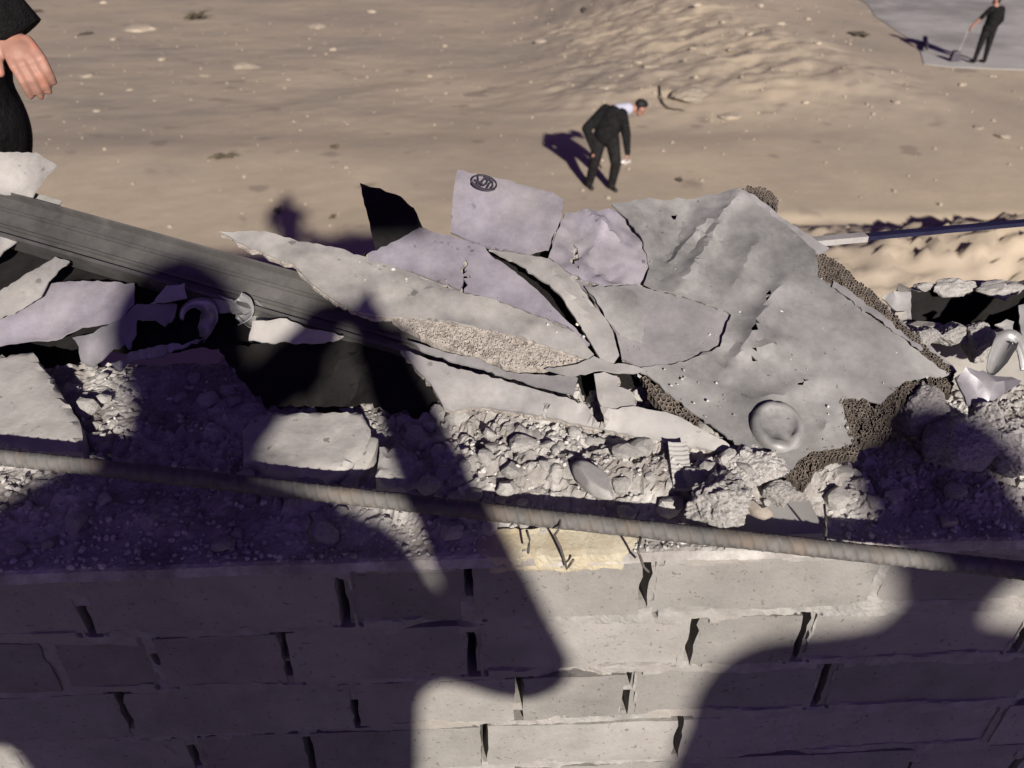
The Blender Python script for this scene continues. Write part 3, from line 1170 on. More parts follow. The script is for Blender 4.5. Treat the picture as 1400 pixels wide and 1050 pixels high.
piece('torn_sheet', 'long dark curved blade of sheet with a bright torn lower edge',
      [(152, 500, -.115), (176, 486, -.105), (215, 470, -.095), (260, 466, -.09), (282, 462, -.085), (250, 473, -.095), (215, 486, -.108), (180, 496, -.115), (165, 508, -.12)], M['torn'], seed=17, dz=.042, dents=.006, jag=2.5)
piece('torn_sheet', 'dark grey plate hanging beneath the middle of the profile',
      [(282, 398, -.07), (318, 410, -.065), (330, 425, -.075), (300, 428, -.085), (284, 425, -.085)], M['smooth'], seed=18, dz=.042)


def ribbon(name, pts, widths, lift, mat, label, cat='metal scrap', thick=.0015, roll=0.0, parent=None):
    """curled strip following pixel points; widths in metres, each point with its own lift"""
    P = [onb(a, b, z) for (a, b), z in zip(pts, lift)]
    fine, wf = [], []
    for i in range(len(P) - 1):
        p0, p1, p2_, p3 = P[max(i - 1, 0)], P[i], P[i + 1], P[min(i + 2, len(P) - 1)]
        for q in range(6):
            t = q / 6
            fine.append(.5 * ((2 * p1) + (p2_ - p0) * t + (2 * p0 - 5 * p1 + 4 * p2_ - p3) * t * t + (3 * p1 - p0 - 3 * p2_ + p3) * t ** 3))
            wf.append(widths[i] + (widths[i + 1] - widths[i]) * t)
    fine.append(P[-1])
    wf.append(widths[-1])
    V, F = [], []
    W = 5
    for i, p in enumerate(fine):
        t = (fine[min(i + 1, len(fine) - 1)] - fine[max(i - 1, 0)]).normalized()
        upv = Vector((0, -.45 + roll * i / len(fine), .9)).normalized()
        sdv = t.cross(upv).normalized()
        up2 = sdv.cross(t)
        for k in range(W):
            a = (k / (W - 1) - .5)
            V.append(p + sdv * a * wf[i] + up2 * (wf[i] * .5 * (a * a * 4 - .5) + .0012 * noise.noise(p * 120 + Vector((k, 0, 0)))))
    K = len(V)
    L_ = len(fine)
    V += [v - Vector((0, -.3, .95)) * thick for v in V]
    for i in range(L_ - 1):
        for k in range(W - 1):
            a = i * W + k
            F.append((a, a + 1, a + W + 1, a + W))
            F.append((K + a, K + a + W, K + a + W + 1, K + a + 1))
        for k, d in ((0, 1), (W - 1, -1)):
            a = i * W + k
            F.append((a, a + W, K + a + W, K + a))
    for e in (0, (L_ - 1) * W):
        for k in range(W - 1):
            F.append((e + k, e + k + 1, K + e + k + 1, K + e + k))
    o = obj(name, V, F, mat, parent, True)
    if label:
        tag(o, label, cat)
    return o


ribbon('metal_curl', [(249, 437), (252, 424), (266, 416), (282, 420), (288, 436), (282, 452), (278, 464)], [.004, .009, .014, .022, .024, .022, .012], [-.04, -.03, -.03, -.035, -.05, -.06, -.075], M['crumple'],
       'hook-shaped shiny metal curl hanging below the profile')
ribbon('metal_curl', [(322, 408), (330, 418), (334, 430), (326, 440)], [.02, .03, .028, .012], [-.02, -.025, -.03, -.04], M['crumple'], 'small crushed metal loop at the left end of the shiny crumpled strip')
ribbon('metal_curl', [(336, 420), (355, 440), (375, 442), (394, 438)], [.030, .036, .026, .010], [-.04, -.045, -.045, -.04], M['crumple'], 'shiny crumpled strip squeezed under the profile', roll=.4)
piece('metal_strip', 'pale lower lip of sheet under the profile beside the large black shadow',
      [(345, 440, -.06), (392, 438, -.055), (430, 450, -.05), (470, 458, -.05), (455, 466, -.058), (400, 468, -.065), (340, 466, -.07)], M['pale'], seed=19, dz=.042)

piece('shade_sheet', 'black bent sheet painted in for the shade beneath the grooved profile', [(-40, 330, -.10), (60, 345, -.10), (160, 372, -.10), (260, 400, -.095), (340, 425, -.09), (420, 452, -.09), (400, 476, -.10), (300, 474, -.10), (200, 482, -.10), (60, 470, -.11), (-40, 460, -.11)],
      M['shade_black'], seed=51, dents=.006, dz=.02)  # deep shade below the profile, given as a black sheet
piece('shade_sheet', 'black underlay painted in for the shade in the splits between the torn sheets', [(420, 362, -.04), (510, 345, -.035), (580, 322, -.03), (640, 330, -.03), (700, 330, -.03), (760, 310, -.03), (850, 296, -.03), (930, 290, -.03), (950, 330, -.03), (920, 380, -.03), (980, 430, -.03), (960, 480, -.035),
      (900, 510, -.035), (830, 545, -.04), (760, 530, -.04), (640, 500, -.04), (560, 470, -.045), (480, 420, -.045)], M['shade_black'], seed=52, dents=.006)  # black underlay added so the splits look shaded
piece('shadow_flap', 'black flap painted in for the shadow behind the left end of the lilac sheet', [(492, 252, .03), (520, 260, .03), (548, 270, .025), (566, 286, .018), (580, 312, .01), (556, 326, .004), (534, 346, .0), (514, 348, .0), (508, 320, .01), (500, 285, .02)],
      M['shade_black'], seed=53, dents=.004, jag=.8)  # cast shadow on the dirt, made as a black flap
piece('shadow_sheet', 'black sheet painted in for the shadow between the profile and the flat mortar slab', [(296, 474, -.05), (380, 468, -.05), (470, 464, -.045), (545, 478, -.04), (580, 510, -.045), (606, 556, -.05), (572, 572, -.055), (520, 556, -.06), (440, 556, -.065), (362, 552, -.07), (330, 520, -.065)],
      M['shade_black'], seed=54, dents=.010, jag=3, dscale=22)  # black sheet painted where a shadow falls on the rubble
# long pale strip K
piece('torn_sheet', 'long pale skin sheet tapering to a dark point at the left over the profile',
      [(300, 316, .012), (350, 316, .008), (402, 327, .006), (452, 339, .004), (503, 351), (530, 364), (562, 374), (600, 389), (632, 401), (690, 418), (728, 432), (777, 449), (812, 486), (804, 492), (740, 472), (680, 452),
       (604, 437), (552, 431), (526, 431, .002), (492, 424, .006), (468, 413, .010), (440, 396, .012), (424, 384, .012), (402, 362, .010), (360, 346, .006), (330, 333, .006)], M['pale'], core=(1,3.5), seed=21, dents=.004, thick=.003,
      folds=[(420, 350, 780, 465, .003, .02), (520, 400, 700, 445, -.003, .012)])
# foam cored strip under K
fo = empty('foam_core_strip', onb(690, 480, -.004))
FO = fo.location.copy()
tag(fo, 'strip of grainy tan core exposed along the edge of the long pale sheet', 'panel core')
o = sheet('core_face', [(535, 434, -.004), (600, 438, -.004), (680, 453, -.004), (740, 473, -.004), (806, 492, -.004), (790, 498, -.006), (745, 503, -.006), (706, 507, -.006), (660, 492, -.006), (610, 474, -.006), (575, 460, -.006)],
          M['foam'], fo, thick=.012, dents=.002, step=.006, seed=22, jag=1.6)
shift(o, FO)
V, F = [], []
rnd = random.Random(5)
poly_c = [(540, 436), (600, 440), (680, 455), (740, 475), (800, 494), (745, 501), (706, 504), (660, 490), (610, 472), (575, 458)]
for k in range(2600):
    a, b = rnd.uniform(540, 800), rnd.uniform(436, 505)
    if not in_poly(a, b, poly_c):
        continue
    p = onb(a, b, -.0035 + rnd.uniform(0, .002))
    me = rnd.choice(small_meshes)
    s = rnd.uniform(.0008, .0022)
    R = Matrix.Rotation(rnd.uniform(0, 6.28), 3, Vector((rnd.gauss(0, 1), rnd.gauss(0, 1), rnd.gauss(0, 1))).normalized())
    o_ = len(V)
    V += [p + R @ (w.co * s) for w in me.vertices]
    F += [tuple(i + o_ for i in q.vertices) for q in me.polygons]
gr = shift(obj('core_grains', V, F, M['foam'], fo), FO)
gr['kind'] = 'stuff'
# sheet L
piece('torn_sheet', 'lilac skin sheet between the long black split and the pale strip below it',
      [(503, 346, .004), (540, 330, .006), (576, 310, .008), (602, 320, .008), (640, 330, .006), (662, 338, .006), (672, 350, .004), (704, 370, .004), (735, 397, .003), (768, 432, .002), (806, 470, 0), (800, 474, 0), (776, 446, 0), (728, 428, 0),
       (690, 414, 0), (634, 397, 0), (600, 385, 0), (562, 370, 0), (530, 361, .002), (504, 354, .002)], M['lilac'], core=(-3,2.5), seed=23, dents=.002, thick=.004,
      holes=[[(634, 360), (639, 362), (637, 376), (641, 380), (636, 386), (639, 394), (630, 398), (628, 392), (634, 382), (632, 372)]])
# sheet M with emblem
me_ = empty('marked_panel', onb(690, 300, .012))
ME = me_.location.copy()
tag(me_, 'upright lilac panel corner with a dark oval emblem near its top edge', 'metal panel')
o = sheet('panel_face', [(622, 250, .032), (626, 232, .036), (650, 238, .034), (690, 246, .03), (728, 256, .026), (756, 265, .024), (771, 276, .02), (768, 300, .016), (758, 318, .012), (750, 340, .008), (720, 346, .006), (664, 336, .004), (640, 328, .004), (616, 316, .006), (619, 280, .02)],
          M['lilac'], me_, thick=.004, dents=.002, seed=24, folds=[(690, 250, 730, 262, -.006, .012), (755, 330, 775, 290, .004, .01)])
shift(o, ME)
# emblem: oval ring and strokes printed on the panel
V, F = [], []
ec = (662, 248.5)
def emb(a, b):
    return onb(ec[0] + a + b * .0, ec[1] + b + a * .2, .0375 - .0005 * a * .4)
def flat_line(pts, w):
    vs, fs = [], []
    for i, p in enumerate(pts):
        t = (pts[min(i + 1, len(pts) - 1)] - pts[max(i - 1, 0)]).normalized()
        sd_ = t.cross(Vector((0, -.35, .93))).normalized() * w * .5
        vs += [p - sd_, p + sd_, p - sd_ - Vector((0, 0, .0018)), p + sd_ - Vector((0, 0, .0018))]
    for i in range(len(pts) - 1):
        q = 4 * i
        fs += [(q, q + 1, q + 5, q + 4), (q, q + 4, q + 6, q + 2), (q + 1, q + 3, q + 7, q + 5)]
    return vs, fs
parts = [flat_line([emb(17 * cos(w), 9.5 * sin(w)) for w in [2 * pi * k / 26 for k in range(27)]], .0013),
         flat_line([emb(17 * cos(w), 9.0 * sin(w) + .6) for w in [.6 + 2.2 * k / 10 for k in range(11)]], .0032)]
for st in ([(-9, -8), (-8, -2), (-10, 4), (-5, 6)], [(-4, 7), (-3, -1), (1, -6), (5, -3), (2, 2), (-1, 4)], [(4, 7), (7, 0), (11, -4), (12, 2), (9, 6)], [(-13, -1), (-6, 1), (0, 5)], [(0, -8), (6, -6), (12, -2)]):
    parts.append(flat_line([emb(*q) for q in st], .0016))
vs, fs = merge(*parts)
shift(obj('emblem', vs, fs, M['ink'], me_), ME)
vs, fs = [], []
# N crumpled
piece('torn_sheet', 'crumpled pale sheet with a dark leaf-shaped tear beside the marked panel',
      [(772, 290, .010), (800, 291, .012), (852, 290, .006), (876, 316, .002), (896, 346, -.003), (902, 366, -.004), (880, 386, -.002), (820, 392, -.002), (776, 374, 0), (750, 352, .002), (758, 326, .006)], M['lilac'], core=(-1,2), seed=25, dents=.006, dscale=20,
      step=.005, thick=.003, folds=[(790, 300, 860, 340, .006, .008), (770, 330, 840, 380, -.006, .01), (830, 300, 800, 370, .005, .008)],
      holes=[[(785, 332), (790, 340), (791, 352), (786, 364), (780, 360), (783, 348)], [(789, 364), (796, 370), (788, 371)]])
# O folded strip
piece('folded_strip', 'bright folded metal strip running down beside the curved black split',
      [(668, 342, .010), (690, 344, .008), (720, 348, .006), (752, 356, .004), (778, 374, .004), (802, 402, .004), (822, 428, .003), (838, 452, .003), (846, 488, 0), (838, 500, -.002), (822, 496, -.001), (806, 466, .004), (790, 440, .006), (772, 412, .008), (745, 385, .008), (712, 362, .009), (690, 352, .010)],
      M['pale'], cat='metal strip', seed=26, dents=.002, thick=.003, folds=[(740, 360, 840, 490, .006, .010)])
# P smooth quad, and darker patch
piece('smooth_sheet', 'smooth flat grey sheet in the middle left of the big plate',
      [(776, 376, -.001), (820, 392, -.002), (872, 390, .001), (940, 408, .003), (1002, 427, .004), (992, 448, .003), (984, 470, .002), (958, 484, .001), (934, 492, .001), (905, 500, -.001), (878, 502, -.002), (850, 490, -.002), (842, 456, .001), (826, 426, .001), (804, 398, .001)],
      M['smooth'], core=(1,2.5), seed=27, dents=.0012, thick=.003)
piece('torn_sheet', 'darker grey patch of sheet lying on the smooth flat sheet',
      [(800, 392, .004), (840, 390, .004), (866, 398, .004), (878, 418, .004), (880, 448, .004), (878, 470, .003), (858, 462, .003), (842, 452, .003), (826, 426, .004), (806, 400, .004)], M['plate'], seed=28, dents=.001, jag=2.2)

# big plate Q
bq = empty('honeycomb_plate', onb(1075, 650, -.01))
BQ = bq.location.copy()
tag(bq, 'large dusty grey honeycomb plate with a pointed top and torn right edge', 'metal plate')
q_out = [(836, 279, .016), (870, 273, .014), (905, 270, .012), (945, 271, .010), (985, 263, .012), (1008, 259, .014), (1022, 270, .014), (1060, 303, .010), (1090, 326, .008), (1114, 346, .006), (1118, 378, .006), (1140, 392, .006), (1180, 425, .006), (1222, 455, .006),
         (1260, 484, .006), (1300, 514, .004), (1270, 516, .004), (1240, 520, .004), (1215, 540, .003), (1205, 552, .002), (1180, 545, .002), (1152, 545, .003), (1154, 566, .003), (1168, 604, .002), (1140, 612, .002), (1108, 617, .002), (1090, 632, .001), (1076, 652, 0), (1046, 634, 0),
         (1020, 617, 0), (985, 590, 0), (940, 558, 0), (905, 530, 0), (872, 505, 0), (905, 498, .001), (936, 494, .003), (984, 474, .006), (1000, 430, .008), (960, 412, .008), (920, 400, .008), (880, 388, .006), (888, 362, .004), (880, 330, .008), (858, 298, .012)]
o = sheet('face_sheet', q_out, M['plate'], bq, thick=.0025, dents=.0022, dscale=11, step=.0068, seed=29, jag=1.5,
          folds=[(1006, 278, 932, 398, .010, .008), (1016, 270, 1112, 362, .007, .012), (1072, 392, 1040, 440, .008, .008), (1040, 440, 1002, 505, .006, .007), (940, 290, 900, 390, -.008, .012), (905, 275, 890, 360, -.006, .014),
                 (1120, 600, 1138, 575, .004, .006), (1080, 535, 1140, 520, .004, .010), (960, 350, 1020, 400, -.005, .02), (980, 300, 905, 372, .005, .005), (1000, 500, 1075, 470, .005, .006), (1060, 420, 1120, 455, -.004, .008), (930, 470, 1000, 520, .004, .005), (1040, 330, 1000, 400, .004, .006), (1010, 555, 1090, 540, .003, .005), (870, 300, 900, 345, .005, .006)],
          holes=[[(919, 299), (925, 300), (926, 306), (920, 307)], [(1087, 530), (1102, 520), (1104, 523), (1091, 533)], [(1027, 457), (1034, 449), (1031, 459), (1029, 470), (1026, 464)], [(1029, 478), (1031, 478), (1030, 502), (1028, 500)],
                 [(1046, 418), (1049, 404), (1052, 404), (1048, 424)]])
shift(o, BQ)
o = sheet('back_sheet', [(1008, 262, -.012), (1026, 268, -.010), (1060, 296, -.008), (1116, 342, -.008), (1150, 372, -.010), (1200, 410, -.012), (1260, 462, -.012), (1308, 508, -.012), (1240, 535, -.012), (1090, 655, -.014), (1078, 652, -.014), (880, 508, -.012), (900, 480, -.012), (980, 380, -.012)],
          M['smooth'], bq, thick=.002, dents=.002, seed=30, jag=2)
shift(o, BQ)
o = sheet('edge_lip', [(1012, 258, .016), (1030, 266, .018), (1060, 290, .014), (1100, 318, .012), (1134, 338, .010), (1120, 346, .004), (1112, 348, .004), (1060, 303, .008), (1022, 271, .012)], M['smooth'], bq, thick=.002, dents=.002, seed=31)
shift(o, BQ)
shift(honeycomb('honeycomb_core', [(1112, 346), (1126, 344), (1160, 372), (1205, 410), (1230, 438), (1262, 468), (1308, 508), (1302, 516), (1262, 488), (1222, 458), (1180, 428), (1142, 396), (1116, 380)], M['comb'], bq, .004, seed=1), BQ)
shift(honeycomb('honeycomb_core', [(1148, 540), (1162, 540), (1180, 546), (1196, 560), (1216, 578), (1222, 592), (1204, 600), (1186, 604), (1166, 608), (1158, 590), (1150, 566)], M['comb'], bq, .001, seed=2, crush=.0013), BQ)
shift(honeycomb('honeycomb_core', [(1090, 626), (1108, 614), (1140, 610), (1170, 604), (1176, 620), (1140, 624), (1118, 634), (1102, 662), (1084, 662), (1076, 652)], M['comb'], bq, -.001, seed=3, crush=.0012), BQ)
shift(honeycomb('honeycomb_core', [(1012, 262), (1022, 254), (1044, 256), (1064, 272), (1062, 282), (1040, 272)], M['comb'], bq, .006, seed=4), BQ)
shift(honeycomb('honeycomb_core', [(1196, 556), (1214, 536), (1240, 520), (1280, 516), (1304, 520), (1300, 536), (1262, 534), (1236, 546), (1222, 566), (1206, 580)], M['comb'], bq, .001, seed=6, crush=.0013), BQ)
shift(honeycomb('honeycomb_core', [(880, 512), (886, 516), (915, 538), (945, 562), (962, 578), (958, 582), (930, 568), (904, 556), (890, 540)], M['comb'], bq, -.004, seed=5, cell=.0065), BQ)
# thin strip between the two rows of the torn edge
shift(sheet('torn_skin', [(1140, 384, .008), (1180, 412, .008), (1222, 444, .008), (1262, 478, .008), (1258, 481, .008), (1216, 448, .008), (1176, 420, .008), (1138, 392, .008)], M['smooth'], bq, thick=.001, seed=33, jag=2), BQ)
# round boss on the plate
cc = onb(1063, 583, .004)
V, F = [], []
prof_b = [(.0, .0035), (.010, .0032), (.019, .0035), (.0205, .0062), (.0235, .0072), (.0275, .0060), (.0300, .0012), (.0300, -.004)]
SEGB = 40
for (rr_, zz) in prof_b:
    for k in range(SEGB):
        w = 2 * pi * k / SEGB
        brk = 1 - .75 * max(0, noise.noise(Vector((cos(w) * 1.6, sin(w) * 1.6, 3)))) * (1 if rr_ > .019 else 0)
        r_ = rr_ * (1 + .04 * noise.noise(Vector((cos(w) * 3, sin(w) * 3, rr_ * 100))))
        x, y = r_ * cos(w), r_ * sin(w)
        V.append(cc + Vector((x, y, SL * y + zz * brk + .0006 * noise.noise(Vector((x, y, 0)) * 200))))
for i in range(len(prof_b) - 1):
    for k in range(SEGB):
        F.append((i * SEGB + k, i * SEGB + (k + 1) % SEGB, (i + 1) * SEGB + (k + 1) % SEGB, (i + 1) * SEGB + k))
shift(obj('round_boss', V, F, M['plate'], bq, True), BQ)

# fan R (lower sheets)
piece('fan_sheet', 'cream lower sheet with a rolled front edge above the pale rubble',
      [(548, 480, .006), (580, 488, .004), (620, 502, .003), (690, 522, .002), (740, 534, .001), (786, 548, 0), (790, 552, 0), (800, 553, 0), (815, 574, -.001), (828, 580, -.001), (820, 556, -.001), (838, 560, 0), (866, 556, 0), (884, 560, 0), (910, 562, 0), (938, 574, -.002), (970, 592, -.004), (1004, 610, -.008), (1016, 621, -.010),
       (985, 617, -.012), (940, 608, -.012), (880, 598, -.012), (820, 586, -.012), (760, 572, -.012), (700, 561, -.012), (662, 556, -.012), (640, 555, -.008), (618, 561, -.006), (606, 556, 0), (592, 530, .003), (566, 500, .005)],
      M['pale'], core=(0,2.5), seed=35, dents=.002, thick=.004, step=.0075, holes=[[(738, 556), (744, 549), (758, 544), (760, 547), (748, 551), (747, 558)]])
piece('torn_sheet', 'thin grey upper lip of the cream lower sheet beside the wide black gap',
      [(560, 466, -.010), (600, 478, -.010), (650, 494, -.010), (705, 510, -.008), (745, 512, -.006), (785, 512, -.004), (790, 516, -.004), (784, 538, -.004), (740, 528, -.006), (690, 514, -.008), (620, 494, -.010), (580, 480, -.010)], M['smooth'], seed=36, thick=.003)
piece('torn_sheet', 'cream flap standing between the two black openings of the fan',
      [(812, 512, .002), (826, 508, .004), (844, 512, .003), (844, 526, .002), (852, 530, .001), (864, 536, 0), (868, 552, -.001), (878, 560, -.002), (840, 566, -.002), (824, 560, -.002), (816, 540, 0)], M['pale'], core=(2,2), seed=37, dents=.004, thick=.003, folds=[(825, 535, 828, 562, .004, .006)])
piece('torn_sheet', 'small bridge of torn skin where all the sheets meet at the centre',
      [(745, 503, .000), (790, 498, .002), (812, 488, .003), (840, 498, .003), (866, 500, .004), (882, 506, .003), (866, 510, .002), (846, 510, .004), (820, 508, .003), (800, 512, .001), (770, 511, .001)], M['pale'], seed=38, dents=.003)
# right: shiny bent sheets
piece('bent_sheet', 'grey bent sheet with a curled lip at the right edge of the wall',
      [(1306, 516, .012), (1320, 505, .020), (1350, 508, .014), (1385, 512, .020), (1398, 518, .024), (1380, 530, .016), (1360, 545, .006), (1340, 556, .0), (1322, 552, .004), (1314, 536, .010)], M['torn'], seed=39, dents=.004, thick=.003,
      folds=[(1340, 515, 1385, 522, -.008, .010)])
ribbon('metal_curl', [(1354, 510), (1362, 492), (1372, 472), (1384, 462), (1396, 480), (1402, 505)], [.010, .022, .026, .018, .014, .018], [.004, .010, .016, .016, .010, .0], M['crumple'], 'curled shiny metal strip arching at the right edge')
piece('metal_scrap', 'small pale scrap plate over the dark hollow at the right', [(1360, 444, .0), (1376, 437, .004), (1386, 440, .004), (1384, 452, -.002), (1376, 456, -.004), (1370, 448, -.002)], M['pale'], seed=40, dz=-.02)
piece('bent_sheet', 'shiny grey sheet bulging in at the right edge beside the hollow', [(1392, 420, .0), (1470, 400, .01), (1480, 500, 0), (1404, 470, -.01), (1396, 444, -.005)], M['crumple'], seed=41, dents=.006, dz=-.01)
piece('metal_strip', 'flat grey strip standing behind the honeycomb edge', [(1206, 408, -.05), (1222, 398, -.04), (1246, 398, -.04), (1247, 442, -.06), (1236, 436, -.06)], M['smooth'], seed=42)
# ribbed plastic strip and splinter
a0, a1 = atz(926, 606, CAM_Z - .565), atz(934, 668, CAM_Z - .592)
V, F = [], []
n = 40
sx = Vector((.0125, 0, 0))
for i in range(n + 1):
    p = a0.lerp(a1, i / n)
    r_ = .0012 * (1 if i % 4 < 2 else 0)
    for k in range(5):
        V.append(p + sx * (k / 4 * 2 - 1) * .85 + Vector((0, 0, r_ + (.0015 if k in (0, 4) else 0))))
F = [(i * 5 + k, i * 5 + k + 1, i * 5 + k + 6, i * 5 + k + 5) for i in range(n) for k in range(4)]
K = len(V)
V += [v - Vector((0, .001, .004)) for v in V]
F += [tuple(K + q for q in reversed(f)) for f in F]
for i in range(n):
    for k in (0, 4):
        a = i * 5 + k
        F.append((a, a + 5, K + a + 5, K + a))
for e in (0, n * 5):
    F += [(e + k, e + k + 1, K + e + k + 1, K + e + k) for k in range(4)]
tag(obj('ribbed_strip', V, F, M['stone']), 'short pale cross-ribbed strip poking out under the cream sheet', 'strip')
block('wood_splinter', [(984, 654), (994, 655), (1020, 672), (1052, 690), (1056, 698), (1040, 697), (1010, 680)], .566, .008, M['wood'], 'thin brown wooden splinter lying on the mortar lumps', 'splinter', 44, rough=.0008, step=.006, tilt=(-.1, .1))

# navy bar sticking out at the right
A, B = onb(1118, 330, -.02), onb(1470, 298, -.03)
vs, fs = [], []
pr = [(-.006, -.003), (.006, -.003), (.006, .003), (-.006, .003)]
axb = (B - A).normalized()
sb = axb.cross(Vector((0, 0, 1))).normalized()
ub = sb.cross(axb)
for c in [A.lerp(B, k / 12) for k in range(13)]:
    for a, b in pr:
        vs.append(c + sb * a + ub * b + Vector((0, 0, .001 * noise.noise(c * 20))))
for i in range(12):
    for k in range(4):
        fs.append((i * 4 + k, i * 4 + (k + 1) % 4, i * 4 + 4 + (k + 1) % 4, i * 4 + 4 + k))
fs += [(0, 1, 2, 3), (51, 50, 49, 48)]
nb = obj('flat_bar', vs, fs, M['navy'])
tag(nb, 'dark navy flat bar reaching right from behind the big plate', 'bar')
vs, fs = [], []
for c in [A.lerp(B, -.02 + .2 * k / 4) for k in range(5)]:
    for a, b in pr:
        vs.append(c + sb * a * 1.25 + ub * b * 1.4)
for i in range(4):
    for k in range(4):
        fs.append((i * 4 + k, i * 4 + (k + 1) % 4, i * 4 + 4 + (k + 1) % 4, i * 4 + 4 + k))
fs += [(0, 1, 2, 3), (19, 18, 17, 16)]
obj('lit_bar_tip', vs, fs, M['pale'], nb)  # pale tip: the lit end of the bar put into colour

V, F = [], []
rnd = random.Random(91)
q_poly = [(a[0], a[1]) for a in q_out]
for k in range(900):
    a, b = rnd.uniform(420, 1290), rnd.uniform(270, 640)
    inq = in_poly(a, b, q_poly)
    if not inq and not (in_poly(a, b, [(430, 345), (520, 350), (800, 440), (990, 430), (980, 470), (860, 480), (700, 445), (520, 420)])):
        continue
    if rnd.random() > .35 + .65 * sst(-.1, .3, noise.noise(Vector((a * .012, b * .012, 0)))):
        continue
    p = onb(a, b, .004 if inq else .003)
    me = rnd.choice(small_meshes)
    s = .0007 + .0026 * rnd.random() ** 4
    R = Matrix.Rotation(rnd.uniform(0, 6.28), 3, Vector((rnd.gauss(0, 1), rnd.gauss(0, 1), rnd.gauss(0, 1))).normalized())
    o_ = len(V)
    V += [p + R @ (w.co * s) for w in me.vertices]
    F += [tuple(i + o_ for i in q.vertices) for q in me.polygons]
tag(obj('grit', V, F, M['chunk']), 'fine pale grit scattered over the metal sheets', 'grit', kind='stuff')

# ================================================================== THINGS ON THE GROUND
gm = [rock_mesh('earth_clod', 400 + k, 3, .2, 5, M['clod'], (1, .85, .45)) for k in range(6)]
STONES = [(890, 92, 14, 'upright pale clod of earth above the bending person'), (945, 130, 30, 'wide flat pale slab of earth beside the bent stick'), (826, 120, 9, 'pale clod of earth just above the bending person\'s back'),
          (738, 57, 10, 'pale clod at the top centre of the dirt bank'), (432, 38, 14, 'pale wedge-shaped clod on the dirt, upper left of centre'), (279, 104, 9, 'pale upright clod on the dark dirt at upper left'),
          (192, 42, 24, 'broad flat clod near the dark weed at upper left'), (338, 92, 24, 'broad low clod right of the pale upright clod at upper left'), (120, 104, 9, 'tall clod on the dirt right of the hand'),
          (998, 160, 14, 'flat clod right of the bent stick'), (1003, 68, 10, 'low clod on the bank right of top centre'), (1338, 175, 9, 'pale clod on the right side of the track'), (1370, 187, 11, 'largest pale clod at the right side of the track'),
          (178, 123, 6, 'small white fragment right of the hand'), (132, 152, 6, 'small white fragment below and right of the hand')]
k = 0
for px, py, s_, lab in STONES:
    p = ground_pt(px, py)
    dpt = (p - CAM).dot(FW)
    o = link(bpy.data.objects.new('earth_clod', gm[k % 6]))
    s = s_ / FPX * dpt
    o.location = p + Vector((0, 0, s * .05))
    o.scale = (s, s * 1.15, s * .5)
    o.rotation_euler = (0, 0, k * 1.3)
    tag(o, lab, 'clod', 'clods of earth on the ground')
    k += 1
rnd = random.Random(77)
for i in range(75):
    px, py = (rnd.uniform(80, 1400) if i % 3 else rnd.gauss(980, 150)), abs(rnd.gauss(0, 90)) + 4
    if py > 240 or (px > 1170 and py < 100) or (730 < px < 900 and 120 < py < 270):
        continue
    p = ground_pt(px, py)
    dpt = (p - CAM).dot(FW)
    o = link(bpy.data.objects.new('earth_clod', rnd.choice(gm)))
    s = (1.8 + 5.5 * rnd.random() ** 2.5) / FPX * dpt
    o.location = p + Vector((0, 0, s * .08))
    o.scale = (s, s, s)
    o.rotation_euler = (0, 0, rnd.uniform(0, 6))
    tag(o, 'small pale clod scattered on the dirt ground', 'clod', 'small clods scattered on the ground')
# gravel and crumbs
V, F = [], []
for i in range(2200):
    px, py = rnd.uniform(0, 1400), (rnd.uniform(0, 395) if rnd.random() < .3 else abs(rnd.gauss(0, 90)))
    p = ground_pt(px, py)
    if p.y > 40 or (px > 1190 and py < 90):
        continue
    me = rnd.choice(small_meshes)
    s = .010 + .045 * rnd.random() ** 4
    R = Matrix.Rotation(rnd.uniform(0, 6.28), 3, Vector((rnd.gauss(0, 1), rnd.gauss(0, 1), rnd.gauss(0, 1))).normalized())
    o_ = len(V)
    V += [p + R @ (w.co * s) for w in me.vertices]
    F += [tuple(i + o_ for i in q.vertices) for q in me.polygons]
tag(obj('gravel', V, F, M['clod']), 'fine pale gravel and crumbs strewn over the dirt', 'gravel', kind='stuff')


def ground_stick(pts, r, name, mat, label, cat, lift=.03):
    P = [ground_pt(*q) + Vector((0, 0, lift)) for q in pts]
    fine = []
    for i in range(len(P) - 1):
        for t in (0, .5):
            fine.append(P[i].lerp(P[i + 1], t) + Vector((rnd.uniform(-.02, .02), rnd.uniform(-.03, .03), rnd.uniform(0, .02))))
    fine.append(P[-1])
    vs, fs = tube_vf(fine, [r * (1 - .5 * i / len(fine)) for i in range(len(fine))], 7)
    tag(obj(name, vs, fs, mat, smooth=True), label, cat)


ground_stick([(902, 120), (901, 132), (906, 143), (912, 150), (924, 152), (936, 153)], .022, 'bent_stick', M['leaf'], 'dark bent stick on the dirt right of the bending person', 'stick')
ground_stick([(1263, 58), (1265, 66), (1266, 72)], .07, 'short_post', M['ink'], 'short dark stick at the edge of the paved strip', 'stick', .1)


